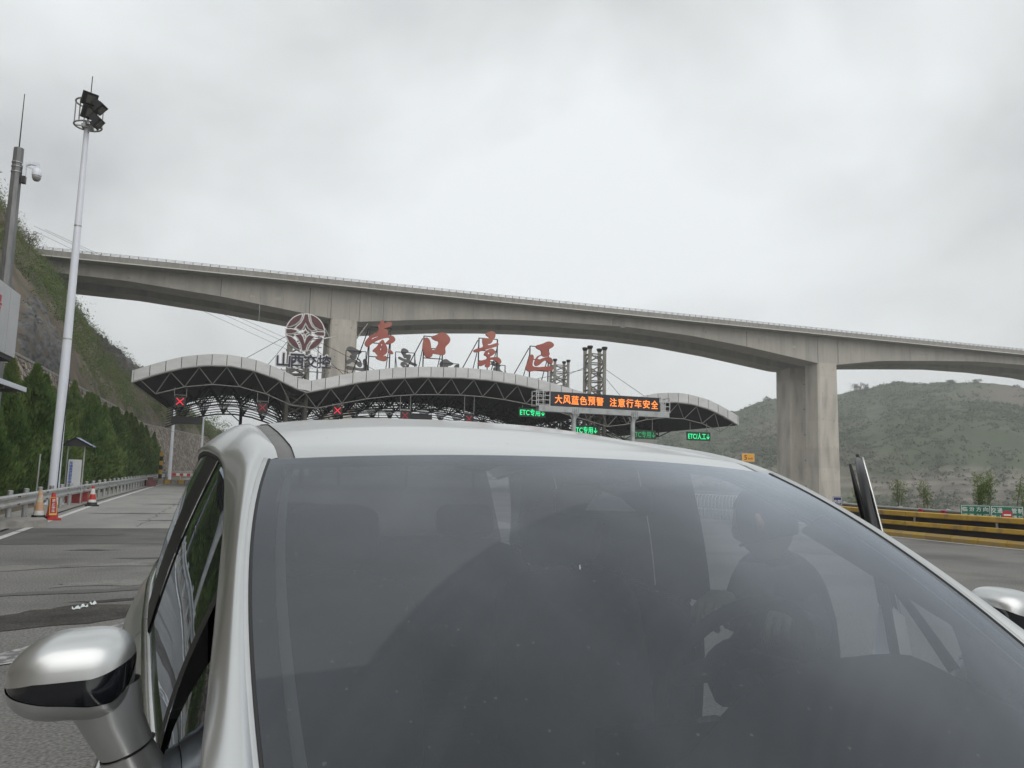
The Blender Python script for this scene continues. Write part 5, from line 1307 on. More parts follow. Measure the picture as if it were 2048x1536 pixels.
# ================================================================== the silver car (local axes: x across, y towards its rear, z up)
CA = rad(3.5); EX = Vector((math.cos(CA), math.sin(CA), 0)); EY = Vector((-math.sin(CA), math.cos(CA), 0))
CARX, CARV = .757, 1.6
def cw(u, v, z): return EX*(u+CARX)+EY*v+Vector((0, 0, z))
car = thing('silver_car', 'silver car in the foreground seen over its windscreen, driver door open', 'car', cw(0, CARV, 0), CA)
def cl(u, v, z): return (u, v-CARV, z)
def car_paint():
    m = bpy.data.materials.new('silver_paint'); m.use_nodes = True; t = m.node_tree; p = t.nodes['Principled BSDF']
    p.inputs['Metallic'].default_value = .85; p.inputs['Roughness'].default_value = .34; p.inputs['Coat Weight'].default_value = .5; p.inputs['Coat Roughness'].default_value = .10
    g = N(t, 'ShaderNodeTexCoord')
    nz = N(t, 'ShaderNodeTexNoise'); nz.inputs['Scale'].default_value = 3.0; nz.inputs['Detail'].default_value = 8; t.links.new(g.outputs['Object'], nz.inputs['Vector'])
    r = N(t, 'ShaderNodeValToRGB'); r.color_ramp.elements[0].position = .3; r.color_ramp.elements[1].position = .7
    r.color_ramp.elements[0].color = (.585, .60, .603, 1); r.color_ramp.elements[1].color = (.64, .655, .655, 1); t.links.new(nz.outputs['Fac'], r.inputs[0])
    # mud specks
    v = N(t, 'ShaderNodeTexVoronoi'); v.inputs['Scale'].default_value = 34; t.links.new(g.outputs['Object'], v.inputs['Vector'])
    n2 = N(t, 'ShaderNodeTexNoise'); n2.inputs['Scale'].default_value = 5; t.links.new(g.outputs['Object'], n2.inputs['Vector'])
    sc = N(t, 'ShaderNodeSeparateColor'); t.links.new(v.outputs['Color'], sc.inputs[0])
    th = N(t, 'ShaderNodeMath', operation='MULTIPLY'); t.links.new(sc.outputs[1], th.inputs[0]); th.inputs[1].default_value = .13
    th2 = N(t, 'ShaderNodeMath', operation='MULTIPLY'); t.links.new(th.outputs[0], th2.inputs[0]); t.links.new(sc.outputs[2], th2.inputs[1])
    lt = N(t, 'ShaderNodeMath', operation='LESS_THAN'); t.links.new(v.outputs['Distance'], lt.inputs[0]); t.links.new(th2.outputs[0], lt.inputs[1])
    gt = N(t, 'ShaderNodeMath', operation='GREATER_THAN'); t.links.new(n2.outputs['Fac'], gt.inputs[0]); gt.inputs[1].default_value = .56
    mu = N(t, 'ShaderNodeMath', operation='MULTIPLY'); t.links.new(lt.outputs[0], mu.inputs[0]); t.links.new(gt.outputs[0], mu.inputs[1])
    mxn = N(t, 'ShaderNodeMix', data_type='RGBA'); t.links.new(mu.outputs[0], mxn.inputs['Factor']); t.links.new(r.outputs[0], mxn.inputs['A']); mxn.inputs['B'].default_value = (.16, .12, .08, 1)
    t.links.new(mxn.outputs['Result'], p.inputs['Base Color'])
    mr = N(t, 'ShaderNodeMapRange'); mr.inputs['To Min'].default_value = .28; mr.inputs['To Max'].default_value = .42; t.links.new(nz.outputs['Fac'], mr.inputs['Value']); t.links.new(mr.outputs[0], p.inputs['Roughness'])
    return m
PAINT = car_paint()
M['moulding'] = mat('screen_moulding', (.62, .63, .63), .30, .8, col2=(.55, .56, .56), nscale=8, vec='obj')
M['pillar_black'] = mat('pillar_black', (.008, .0085, .011), .45, spec=.25)
M['chrome'] = mat('chrome', (.72, .72, .70), .16, 1.0, col2=(.62, .62, .60), nscale=6, vec='obj')
M['rubber'] = mat('rubber', (.018, .018, .019), .6)
M['ditch'] = mat('roof_molding', (.135, .135, .135), .55, col2=(.165, .165, .16), nscale=9, vec='obj')
M['trim_dark'] = mat('interior_dark', (.040, .040, .043), .8, col2=(.055, .055, .057), nscale=7, vec='obj')
M['light_strip'] = mat('painted_light_strip', (.36, .38, .37), .8)  # pale colour standing in for light beside the glass border
M['seat'] = mat('seat_fabric', (.055, .053, .05), .9, col2=(.08, .077, .07), nscale=14, vec='obj')
def glass(name, tint, refl=1.0, dust=0.0, uvmask=None):
    m = bpy.data.materials.new(name); m.use_nodes = True; t = m.node_tree; t.nodes.clear()
    out = N(t, 'ShaderNodeOutputMaterial'); tr = N(t, 'ShaderNodeBsdfTransparent'); tr.inputs[0].default_value = (*tint, 1)
    gl = N(t, 'ShaderNodeBsdfGlossy'); gl.inputs['Roughness'].default_value = .015; gl.inputs['Color'].default_value = (.84, .91, 1, 1)
    fr = N(t, 'ShaderNodeFresnel'); fr.inputs['IOR'].default_value = 1.52
    mu = N(t, 'ShaderNodeMath', operation='MULTIPLY', use_clamp=True); mu.inputs[1].default_value = refl; t.links.new(fr.outputs[0], mu.inputs[0])
    m1 = N(t, 'ShaderNodeMixShader'); t.links.new(mu.outputs[0], m1.inputs[0]); t.links.new(tr.outputs[0], m1.inputs[1]); t.links.new(gl.outputs[0], m1.inputs[2])
    last = m1
    if dust:
        df = N(t, 'ShaderNodeBsdfDiffuse'); df.inputs['Color'].default_value = (.375, .38, .39, 1)
        tc_ = N(t, 'ShaderNodeTexCoord'); nz = N(t, 'ShaderNodeTexNoise'); nz.inputs['Scale'].default_value = 4; nz.inputs['Detail'].default_value = 9; t.links.new(tc_.outputs['Object'], nz.inputs['Vector'])
        mr = N(t, 'ShaderNodeMapRange'); mr.inputs['From Min'].default_value = .3; mr.inputs['From Max'].default_value = .7; mr.inputs['To Min'].default_value = dust*.8; mr.inputs['To Max'].default_value = dust*1.2; t.links.new(nz.outputs['Fac'], mr.inputs['Value'])
        # streaks left by the wipers and dry drops
        v = N(t, 'ShaderNodeTexVoronoi'); v.inputs['Scale'].default_value = 90; t.links.new(tc_.outputs['Object'], v.inputs['Vector'])
        sc = N(t, 'ShaderNodeSeparateColor'); t.links.new(v.outputs['Color'], sc.inputs[0])
        pw = N(t, 'ShaderNodeMath', operation='POWER'); t.links.new(sc.outputs[1], pw.inputs[0]); pw.inputs[1].default_value = 5
        rs = N(t, 'ShaderNodeMath', operation='MULTIPLY'); t.links.new(pw.outputs[0], rs.inputs[0]); rs.inputs[1].default_value = .24
        lt = N(t, 'ShaderNodeMath', operation='LESS_THAN'); t.links.new(v.outputs['Distance'], lt.inputs[0]); t.links.new(rs.outputs[0], lt.inputs[1])
        sm = N(t, 'ShaderNodeMath', operation='MULTIPLY'); t.links.new(lt.outputs[0], sm.inputs[0]); sm.inputs[1].default_value = .11
        fac = mr.outputs[0]
        if uvmask: fac = uvmask(t, fac)
        ad = N(t, 'ShaderNodeMath', operation='ADD', use_clamp=True); t.links.new(fac, ad.inputs[0]); t.links.new(sm.outputs[0], ad.inputs[1])
        m2 = N(t, 'ShaderNodeMixShader'); t.links.new(ad.outputs[0], m2.inputs[0]); t.links.new(m1.outputs[0], m2.inputs[1]); t.links.new(df.outputs[0], m2.inputs[2]); last = m2
    t.links.new(last.outputs[0], out.inputs['Surface'])
    return m

# ---- curves of the cabin
GV0, GZ0, GU0 = 1.616, 1.56, .619
def wedge(t):      # windscreen edge, t = 0 at the roof corner, 1.2 near the cowl
    return (GU0+.037*t+.031*4*t*(1-t)*(1 if t < 1 else .6), GV0-.784*t+.008*4*t*(1-t), GZ0-.413*t+.032*4*t*(1-t))
ZC_V = [1.45, 1.56, 1.7, 1.85, 2.0, 2.3, 2.6, 3.0, 3.4, 3.8, 4.0]; ZC_Z = [1.545, 1.583, 1.612, 1.640, 1.665, 1.705, 1.725, 1.727, 1.708, 1.665, 1.62]
def zc(v): return ip(v, ZC_V, ZC_Z)
def crown(v): return ip(v, [1.5, 1.62, 2.0, 2.6, 3.4, 4.0], [.02, .022, .036, .048, .05, .05])
OV = [.55, .70, .82, .95, 1.10, 1.30, 1.53, 1.70, 1.80, 1.90, 2.0, 2.3, 2.6, 3.0, 3.5, 3.9]
OZ = [1.075, 1.125, 1.165, 1.215, 1.275, 1.355, 1.445, 1.505, 1.540, 1.563, 1.577, 1.594, 1.602, 1.600, 1.580, 1.53]
OU = [.760, .750, .740, .731, .723, .713, .703, .700, .701, .706, .712, .730, .745, .754, .752, .735]
def oz(v): return ip(v, OV, OZ)
def ou(v): return ip(v, OV, OU)
BV = [-.72, -.5, -.2, .0, .6, 1.0, 1.2, 1.6, 2.3, 2.9, 3.4, 3.9]; BU = [.55, .66, .72, .735, .760, .778, .79, .818, .858, .88, .872, .80]
BZ_V = [-.72, -.4, .3, .7, 1.2, 2.3, 3.3, 3.9]; BZ_Z = [.84, .94, 1.03, 1.085, 1.112, 1.125, 1.16, 1.18]
def smooth_ip(x, xs, ys, h=.12): return (ip(x-h, xs, ys)+2*ip(x, xs, ys)+ip(x+h, xs, ys))/4
def bu(v): return smooth_ip(v, BV, BU)
def bz(v): return smooth_ip(v, BZ_V, BZ_Z)
def soz(v): return smooth_ip(v, OV, OZ, .06)
def sou(v): return smooth_ip(v, OV, OU, .06)

# ---- windscreen
def wbow(t): return .065+.055*t
def wcr(t): return .023
WS_T = np.linspace(0, 1.2, 30); WS_S = np.linspace(-1, 1, 41)
def wpt(s, t, inn=0.0):
    U, V_, Z_ = wedge(t); k = 1-abs(s)**2.2
    return Vector(cl(s*U, V_-wbow(t)*k+inn*.42, Z_+wcr(t)*k-inn*.9))
b = MB(); b.grid([[wpt(s, t) for s in WS_S] for t in WS_T], True)
me = b.mesh('windscreen', None, True)
# fit of the two wiped arcs, in plan coordinates of the glass (x, distance down the slope)
def glass_hit(px, py):
    r = ray(px, py); o = CPOS; best = None
    for s in np.linspace(-1, 1, 121):
        for t in np.linspace(0, 1.2, 73):
            p = wpt(s, t); wp = cw(p.x, p.y+CARV, p.z); dd = (wp-o); q = dd.dot(FWD)
            X_ = 1024+FPX*dd.dot(RT)/q; Y_ = 768-FPX*dd.dot(UP)/q; e2 = (X_-px)**2+(Y_-py)**2
            if best is None or e2 < best[0]: best = (e2, p.x, t*.886)
    return best[1:]
def circ3(a, b_, c):
    (x1, y1), (x2, y2), (x3, y3) = a, b_, c; D = 2*(x1*(y2-y3)+x2*(y3-y1)+x3*(y1-y2))
    ux = ((x1*x1+y1*y1)*(y2-y3)+(x2*x2+y2*y2)*(y3-y1)+(x3*x3+y3*y3)*(y1-y2))/D; uy = ((x1*x1+y1*y1)*(x3-x2)+(x2*x2+y2*y2)*(x1-x3)+(x3*x3+y3*y3)*(x2-x1))/D
    return ux, uy, math.hypot(x1-ux, y1-uy)
A1 = circ3(glass_hit(1150, 1010), glass_hit(960, 1100), glass_hit(842, 1205))
A2 = circ3(glass_hit(803, 1250), glass_hit(842, 1278), glass_hit(866, 1310))
Lp, Lq = glass_hit(580, 1356), glass_hit(866, 1310)
uv = me.uv_layers.new(name='wipe')
for lp_ in me.loops:
    i, j = divmod(lp_.vertex_index, len(WS_S)); co_ = me.vertices[lp_.vertex_index].co
    uv.data[lp_.index].uv = (co_.x, WS_T[i]*.886)
def wiper_mask(t, fac):
    uvn = N(t, 'ShaderNodeUVMap', uv_map='wipe'); sx = N(t, 'ShaderNodeSeparateXYZ'); t.links.new(uvn.outputs[0], sx.inputs[0])
    def mth(op, a, b_=None, c=None):
        n = N(t, 'ShaderNodeMath', operation=op)
        for k, q in enumerate((a, b_, c)):
            if q is None: continue
            if isinstance(q, (int, float)): n.inputs[k].default_value = q
            else: t.links.new(q, n.inputs[k])
        return n.outputs[0]
    def inside(cx, cy, r_, soft=.006):
        dx = mth('SUBTRACT', sx.outputs[0], cx); dy = mth('SUBTRACT', sx.outputs[1], cy)
        d_ = mth('SQRT', mth('ADD', mth('MULTIPLY', dx, dx), mth('MULTIPLY', dy, dy)))
        mr = N(t, 'ShaderNodeMapRange', interpolation_type='SMOOTHSTEP'); mr.inputs['From Min'].default_value = r_+soft; mr.inputs['From Max'].default_value = r_-soft; t.links.new(d_, mr.inputs['Value']); return mr.outputs[0], d_
    i1, d1 = inside(*A1)
    # line Lp-Lq: below = wiped
    nx, ny = -(Lq[1]-Lp[1]), (Lq[0]-Lp[0]); ln = math.hypot(nx, ny); nx, ny = nx/ln, ny/ln
    dist = mth('ADD', mth('MULTIPLY', sx.outputs[0], nx), mth('ADD', mth('MULTIPLY', sx.outputs[1], ny), -(nx*Lp[0]+ny*Lp[1])))
    mr = N(t, 'ShaderNodeMapRange', interpolation_type='SMOOTHSTEP'); mr.inputs['From Min'].default_value = -.004; mr.inputs['From Max'].default_value = .004; t.links.new(dist, mr.inputs['Value'])
    i2, d2 = inside(*A2)
    wiped = mth('MAXIMUM', i1, mr.outputs[0])
    # concentric smears
    w_ = N(t, 'ShaderNodeTexNoise'); w_.inputs['Scale'].default_value = 1; w_.inputs['Detail'].default_value = 6
    cb = N(t, 'ShaderNodeCombineXYZ'); t.links.new(mth('MULTIPLY', d1, 38), cb.inputs[0]); t.links.new(mth('MULTIPLY', sx.outputs[0], 1.3), cb.inputs[1]); t.links.new(cb.outputs[0], w_.inputs['Vector'])
    sm = N(t, 'ShaderNodeMapRange'); sm.inputs['From Min'].default_value = .35; sm.inputs['From Max'].default_value = .7; sm.inputs['To Min'].default_value = .38; sm.inputs['To Max'].default_value = .55; t.links.new(w_.outputs['Fac'], sm.inputs['Value'])
    keep = mth('SUBTRACT', 1.0, mth('MULTIPLY', wiped, mth('SUBTRACT', 1.0, sm.outputs[0])))
    return mth('MULTIPLY', fac, keep)
me.materials.append(glass('windscreen_glass', (.33, .352, .37), 1.5, .115, wiper_mask))
link('windscreen', me, car)
# dark ceramic border and rubber seal
b = MB()
for s in (-1, 1):
    b.grid([[wpt(s*q, t, .004) for q in (1.0, .955)] for t in WS_T], s > 0)
b.grid([[wpt(s, t, .004) for t in (0, .035)] for s in WS_S])
b.build('glass_border', M['rubber'], car, local=True)
b = MB()
for s in (-1, 1):
    b.grid([[wpt(s*q, t, .022) for q in (.948, .926)] for t in WS_T], s > 0)
b.build('pillar_light_strip', M['light_strip'], car, local=True)  # strip of light along the pillar, painted as a pale band
for s in (-1, 1):
    b = MB(); b.tube([wpt(s*1.004, t, .001) for t in WS_T], .0035, 6); b.build('glass_seal', M['rubber'], car, local=True, smooth=True)
for s in (-1, 1):
    b = MB(); b.tube([wpt(s*1.0075, t, .002)+Vector((s*.0045, 0, 0)) for t in WS_T], .0062, 8); b.build('screen_moulding', M['moulding'], car, local=True, smooth=True)
b = MB(); b.tube([wpt(s, -.003, .003) for s in np.linspace(-1, 1, 30)], .0022, 6); b.build('glass_seal', M['ditch'], car, local=True, smooth=True)

# ---- roof between the ditch mouldings
RU = .572
def rooft(u, v):
    k = 1-(abs(u)/.6)**2.4
    z = zc(v)-crown(v)+crown(v)*k
    rib = sstep(2.25, 2.5, v)*(1-sstep(3.5, 3.75, v))
    for c in (-.36, -.12, .12, .36): z -= .007*rib*math.exp(-((u-c)/.035)**2)
    return z
def top_z(u, v):
    vh = vhead(min(abs(u), .616)); k = sstep(0, .16, v-vh)
    zh = wpt(min(1, abs(u)/GU0), 0).z-.002+.30*(v-vh)
    return rooft(u, v)*k+zh*(1-k)
def vhead(u): return GV0-wbow(0)*(1-abs(u/GU0)**2.2)
b = MB(); rows = []
for q in np.linspace(0, 1, 60):
    row = []
    for u in np.linspace(-RU, RU, 61):
        v0 = vhead(u)+.004; v = v0+(3.95-v0)*q
        zz = top_z(u, v)
        row.append(cl(u, v, zz))
    rows.append(row)
b.grid(rows); b.build('roof', PAINT, car, local=True, smooth=True)
b = MB(); b.grid([[cl(u, max(v, vhead(u)+.05), rooft(u, max(v, 1.62))-.035) for u in np.linspace(-.66, .66, 13)] for v in np.linspace(1.55, 3.9, 14)], True); b.build('headliner', mat('headliner', (.30, .30, .29), .9), car, local=True, smooth=True)
def rail_in(v, s):   # top inner edge of the painted side rail, v along the roof
    return (s*.604, v, top_z(.604, v)-.003)
for s in (-1, 1):
    V_ = np.concatenate([np.linspace(0, .1, 6), np.linspace(.12, 1, 50)])
    b = MB(); b.grid([[cl(s*u_, vhead(min(u_, .616))+.004+(3.93-vhead(min(u_, .616)))*q, top_z(u_, vhead(min(u_, .616))+.004+(3.93-vhead(min(u_, .616)))*q)-dz_) for u_, dz_ in ((RU-.004, .006), (RU+.003, .003), (.590, .002), (.603, .003), (.612, .008))] for q in V_], s > 0); b.build('roof_moulding', M['ditch'], car, local=True, smooth=True)
    # pillar and side rail, one painted strip from cowl to tail
    prs = []
    for t in np.linspace(1.2, 0, 34): 
        i_ = wedge(t); prs.append(((s*(i_[0]+.008), i_[1], i_[2]-.002), i_[1]+.02+.17*sstep(.8, 0, t)**1.5))
    for v in np.linspace(GV0+.02, 3.93, 46): prs.append((rail_in(v, s), v+.19*(1-sstep(1.6, 2.9, v))))
    rows = []
    for (iu, iv, iz), vo in prs:
        o_ = Vector((s*sou(vo), vo, soz(vo))); i_ = Vector((iu, iv, iz)); row = []
        for q in np.linspace(0, 1, 12):
            p = i_.lerp(o_, q); bul = .022*math.sin(math.pi*q**.6)**.9; row.append(cl(p.x+s*bul*.35, p.y, p.z+bul*.95))
        # roll under to the window seal
        row.append(cl(o_.x-s*.004, o_.y, o_.z-.010)); row.append(cl(o_.x-s*.016, o_.y, o_.z-.013))
        rows.append(row)
    for _ in range(8):
        old = rows; rows = [list(r) for r in old]
        for i in range(1, len(rows)-1):
            for j in range(1, 11):
                rows[i][j] = tuple((old[i-1][j][k]+2*old[i][j][k]+old[i+1][j][k])/4 for k in range(3))
    b = MB(); b.grid(rows, s > 0); b.build('pillar_and_rail', PAINT, car, local=True, smooth=True)
    b = MB(); b.grid([[(p[0]-s*.022, p[1]+.01, p[2]-.03) for p in r[2:-1]] for r in rows[:27]], s < 0); b.build('inner_pillar', M['trim_dark'], car, local=True, smooth=True)
# rear roof edge of the pillar: seam line between front and rear door frames
# ---- side glass surface
def sg(v, q, s, inn=0.0):   # q: 0 belt .. 1 window top
    zb, zt = bz(v)+.008, soz(v)-.013; ub, ut = bu(v)-.012, sou(v)-.016
    z = zb+(zt-zb)*q; u = ub+(ut-ub)*q+.012*math.sin(math.pi*q)
    return (s*(u-inn), v, z)
SIDE = glass('side_glass', (.22, .23, .23), 1.6, .03)
def pane(v0b, v0t, v1b, v1t, s, name, m, inn=0.0, nq=9, nv=12, par=car):
    rows = []
    for q in np.linspace(0, 1, nq):
        a, c = v0b+(v0t-v0b)*q, v1b+(v1t-v1b)*q
        rows.append([cl(*sg(a+(c-a)*k/nv, q, s, inn)) for k in range(nv+1)])
    b = MB(); b.grid(rows, s < 0); return b.build(name, m, par, local=True, smooth=True)
def vbar(q): return 1.20+.15*q   # division bar of the fixed quarter window
for s in (-1, 1):
    # the fixed triangle: its front edge follows the pillar
    rows = []
    for v in np.linspace(.70, 1.195, 10):
        rows.append([cl(*sg(v, q, s)) for q in np.linspace(0, 1, 6)])
    b = MB(); b.grid(rows, s > 0); b.build('quarter_window', SIDE, car, local=True, smooth=True)
    pane(1.185, 1.335, 1.235, 1.375, s, 'division_bar', M['rubber'], -.006)
    if s < 0:
        pane(1.23, 1.37, 2.155, 2.085, s, 'front_door_window', SIDE)
        pane(2.135, 2.065, 2.165, 2.095, s, 'window_edge', M['rubber'], -.004)
    pane(2.16, 2.09, 2.303, 2.233, s, 'door_pillar', M['pillar_black'], -.004)
    pane(2.303, 2.233, 2.52, 2.44, s, 'door_pillar', M['pillar_black'], -.004)
    pane(2.52, 2.44, 3.18, 3.12, s, 'rear_door_window', SIDE)
    pane(3.17, 3.11, 3.27, 3.2, s, 'door_pillar', M['pillar_black'], -.004)
    pane(3.27, 3.2, 3.84, 3.7, s, 'rear_quarter_window', SIDE)
    vend = 3.86
    for v0, v1 in ((.60, 2.30), (2.305, 3.86)):
        if s > 0 and v0 < 1: v0, v1 = .60, 1.425
        V_ = np.linspace(v0, v1, 26)
        b = MB(); b.grid([[cl(s*(bu(v)-.014), v, bz(v)+.016), cl(s*(bu(v)+.004), v, bz(v)+.014), cl(s*(bu(v)+.006), v, bz(v)-.004), cl(s*(bu(v)-.004), v, bz(v)-.012)] for v in V_], s > 0); b.build('belt_moulding', M['chrome'], car, local=True, smooth=True)
    # window frame line along the top (thin bright edge, dark gap)
    b = MB(); b.tube([cl(s*(sou(v)-.010), v, soz(v)-.016) for v in np.linspace(.74, 3.85, 70)], .0065, 6); b.build('window_seal', M['rubber'], car, local=True, smooth=True)
    # seam between front and rear door frames over the rail
    i_ = rail_in(2.0, s)

b = MB(); b.grid([[cl(-(bu(v)+.0085), v, bz(v)+.011), cl(-(bu(v)+.0095), v, bz(v)-.004)] for v in np.linspace(1.26, 1.44, 8)], False); b.build('blue_film', mat('blue_film', (.04, .16, .42), .35), car, local=True)
# ---- lower body side panels with shut lines
SEC = [(0, -.010), (.010, -.022), (.040, -.055), (.060, -.105), (.064, -.18), (.058, -.30), (.050, -.42), (.054, -.55), (.045, -.66), (.02, -.74), (-.03, -.80)]
def side_pt(v, k, s, inn=0.0):
    du, dz = SEC[k]; f = ip(v, [-.72, -.3, .3, 1.2, 2.5, 3.6, 3.95], [.8, .9, .85, .82, 1.0, 1.0, .7])
    return (s*(bu(v)+du*f-inn), v, bz(v)+dz)
FAX, RAX, WR, WZ = .08, 2.83, .385, .345
def arch(v, z): return min(math.hypot(v-FAX, z-WZ), math.hypot(v-RAX, z-WZ)) < WR
def side_panel(v0, v1, s, name, m=None, inn=0.0, n=None):
    n = n or max(6, int((v1-v0)/.05)); b = MB(); V_ = np.linspace(v0, v1, n+1); K = range(len(SEC))
    fine = []
    for v in V_:
        row = []
        for k in range(len(SEC)-1):
            a, c = side_pt(v, k, s, inn), side_pt(v, k+1, s, inn)
            for q in (0, .5): row.append(tuple(a[i]*(1-q)+c[i]*q for i in range(3)))
        row.append(side_pt(v, len(SEC)-1, s, inn)); fine.append(row)
    base = 0; nc = len(fine[0])
    for r in fine: b.v += [cl(*p) for p in r]
    for i in range(len(fine)-1):
        for j in range(nc-1):
            pm_ = [(fine[i][j][q]+fine[i+1][j+1][q])/2 for q in range(3)]
            if arch(pm_[1], pm_[2]): continue
            a = i*nc+j; q = (a, a+1, a+nc+1, a+nc); b.f.append(q if s > 0 else q[::-1])
    return b.build(name, m or PAINT, car, local=True, smooth=True)
for s in (-1, 1):
    side_panel(-.60, .868, s, 'fender')
    if s < 0: side_panel(.875, 2.300, s, 'front_door'); side_panel(.875, 2.3, s, 'door_card', M['trim_dark'], .04)
    else: side_panel(.875, 1.425, s, 'fender_panel'); side_panel(.875, 1.42, s, 'door_card', M['trim_dark'], .04)
    side_panel(2.307, 3.205, s, 'rear_door'); side_panel(2.31, 3.2, s, 'door_card', M['trim_dark'], .04)
    side_panel(3.212, 3.95, s, 'rear_quarter_panel')
    b = MB(); b.grid([[cl(s*(bu(v)+.0), v, .33), cl(s*(bu(v)-.02), v, .20), cl(s*.5, v, .20)] for v in np.linspace(.42, 2.45, 12)], s > 0); b.build('sill', PAINT if s < 0 else M['trim_dark'], car, local=True)
    # door handles
    for v in ((1.98,) if s < 0 else ())+(2.95,):
        b = MB(); u_ = bu(v)+.062
        b.tube([cl(s*(u_-.02), v-.10, bz(v)-.25), cl(s*(u_+.008), v-.08, bz(v)-.245), cl(s*(u_+.01), v+.06, bz(v)-.245), cl(s*(u_-.02), v+.10, bz(v)-.25)], .012, 8); b.build('door_handle', M['chrome'], car, local=True, smooth=True)
# dark wheel-arch cladding over the cut edge of the panels, and wells behind
def side_u(v, z):
    zs = [side_pt(v, k, 1)[2] for k in range(len(SEC))][::-1]; us = [side_pt(v, k, 1)[0] for k in range(len(SEC))][::-1]
    return ip(z, zs, us)
for s in (-1, 1):
    for ax_ in (FAX, RAX):
        b = MB(); rows = []
        for a_ in np.linspace(-.12, math.pi+.12, 30):
            r_ = []
            for rr2, off in ((.345, -.10), (.352, .010), (.40, .014), (.448, .009), (.455, -.012)):
                v, z = ax_+rr2*math.cos(a_), WZ+rr2*math.sin(a_); r_.append(cl(s*(side_u(v, max(z, bz(v)-.79))+off), v, z))
            rows.append(r_)
        b.grid(rows, s > 0); b.build('wheel_arch', M['rubber'], car, local=True, smooth=True)
        b = MB(); b.grid([[cl(s*u_, ax_+.40*math.cos(a_), WZ+.40*math.sin(a_)) for a_ in np.linspace(-.2, math.pi+.2, 16)] for u_ in (.5, .84)]); b.build('wheel_well', M['rubber'], car, local=True)
# ---- bonnet, nose, tail, floor
b = MB(); rows = []
for v in np.linspace(.62, -.66, 24):
    row = []
    for q in np.linspace(-1, 1, 21):
        k = 1-abs(q)**3; row.append(cl(q*(bu(v)-.004), v+.06*abs(q)**2*(1 if v > 0 else -1)*0, bz(v)-.012+.05*k))
    rows.append(row)
b.grid(rows); b.build('bonnet', PAINT, car, local=True, smooth=True)
b = MB(); rows = []
for z, dv, wq in ((.83, 0, 1), (.72, -.06, 1.04), (.55, -.08, 1.08), (.38, -.06, 1.08), (.24, .02, 1.0)):
    rows.append([cl(q*.62*wq, -.68+dv+.16*abs(q)**2.5, z) for q in np.linspace(-1, 1, 17)])
b.grid(rows, True); b.build('front_bumper', PAINT, car, local=True, smooth=True)
b = MB(); b.box(cl(0, -.79, .58), (.8, .04, .16)); b.build('grille', M['black'], car, local=True)
for s in (-1, 1):
    b = MB(); b.box(cl(s*.5, -.66, .74), (.26, .12, .09), rz=-s*.35); b.build('headlight', M['flood_glass'], car, local=True)
b = MB(); rows = []
for z, v in ((1.60, 3.93), (1.45, 4.02), (1.2, 4.10), (1.0, 4.13), (.7, 4.14), (.4, 4.1), (.28, 4.02)):
    rows.append([cl(q*min(.80, .62+.5*(1.62-z)), v-.14*abs(q)**3, z) for q in np.linspace(-1, 1, 17)])
b.grid(rows[2:], False); b.build('tailgate', PAINT, car, local=True, smooth=True)
b = MB(); b.grid(rows[:3], False); b.build('rear_window', SIDE, car, local=True, smooth=True)
b = MB(); b.grid([[cl(q*.74, v, .24) for q in (-1, 0, 1)] for v in np.linspace(.0, 4.0, 6)]); b.build('floor_pan', M['trim_dark'], car, local=True)
b = MB(); b.grid([[cl(q*.72, .66, z) for q in (-1, 0, 1)] for z in (.24, .7, 1.03)]); b.build('bulkhead', M['trim_dark'], car, local=True)
# wheels
for ax_ in (FAX, RAX):
    for s in (-1, 1):
        u_ = s*.80; c = cl(u_, ax_, WZ)
        b = MB(); pr = [(.20, -.10), (.31, -.105), (.335, -.08), (.342, 0), (.335, .08), (.31, .105), (.20, .10)]
        rows = [[(c[0]+x_, c[1]+r_*math.cos(a), c[2]+r_*math.sin(a)) for a in np.linspace(0, 2*math.pi, 33)] for r_, x_ in pr]
        b.grid(rows); wh = b.build('tyre', M['rubber'], car, local=True, smooth=True)
        b = MB()
        b.grid([[(c[0]+s*x_, c[1]+r_*math.cos(a), c[2]+r_*math.sin(a)) for a in np.linspace(0, 2*math.pi, 33)] for r_, x_ in ((.23, .09), (.215, .03), (.06, .02))])
        for k in range(5):
            a = k*2*math.pi/5; b.bar((c[0]+s*.07, c[1]+.05*math.cos(a), c[2]+.05*math.sin(a)), (c[0]+s*.085, c[1]+.22*math.cos(a), c[2]+.22*math.sin(a)), .05)
        b.bar((c[0], c[1], c[2]), (c[0]+s*.09, c[1], c[2]), .1, n=14); b.build('rim', M['galv'], car, local=True)
# wipers at the cowl
for u0, u1 in ((-.42, .18), (.12, .60)):
    b = MB(); p0, p1 = wpt(u0/.66, 1.17, -.012), wpt(u1/.66, 1.14, -.012); b.tube([p0, (p0+p1)/2+Vector((0, 0, .012)), p1], .008, 6); b.build('wiper', M['rubber'], car, local=True)

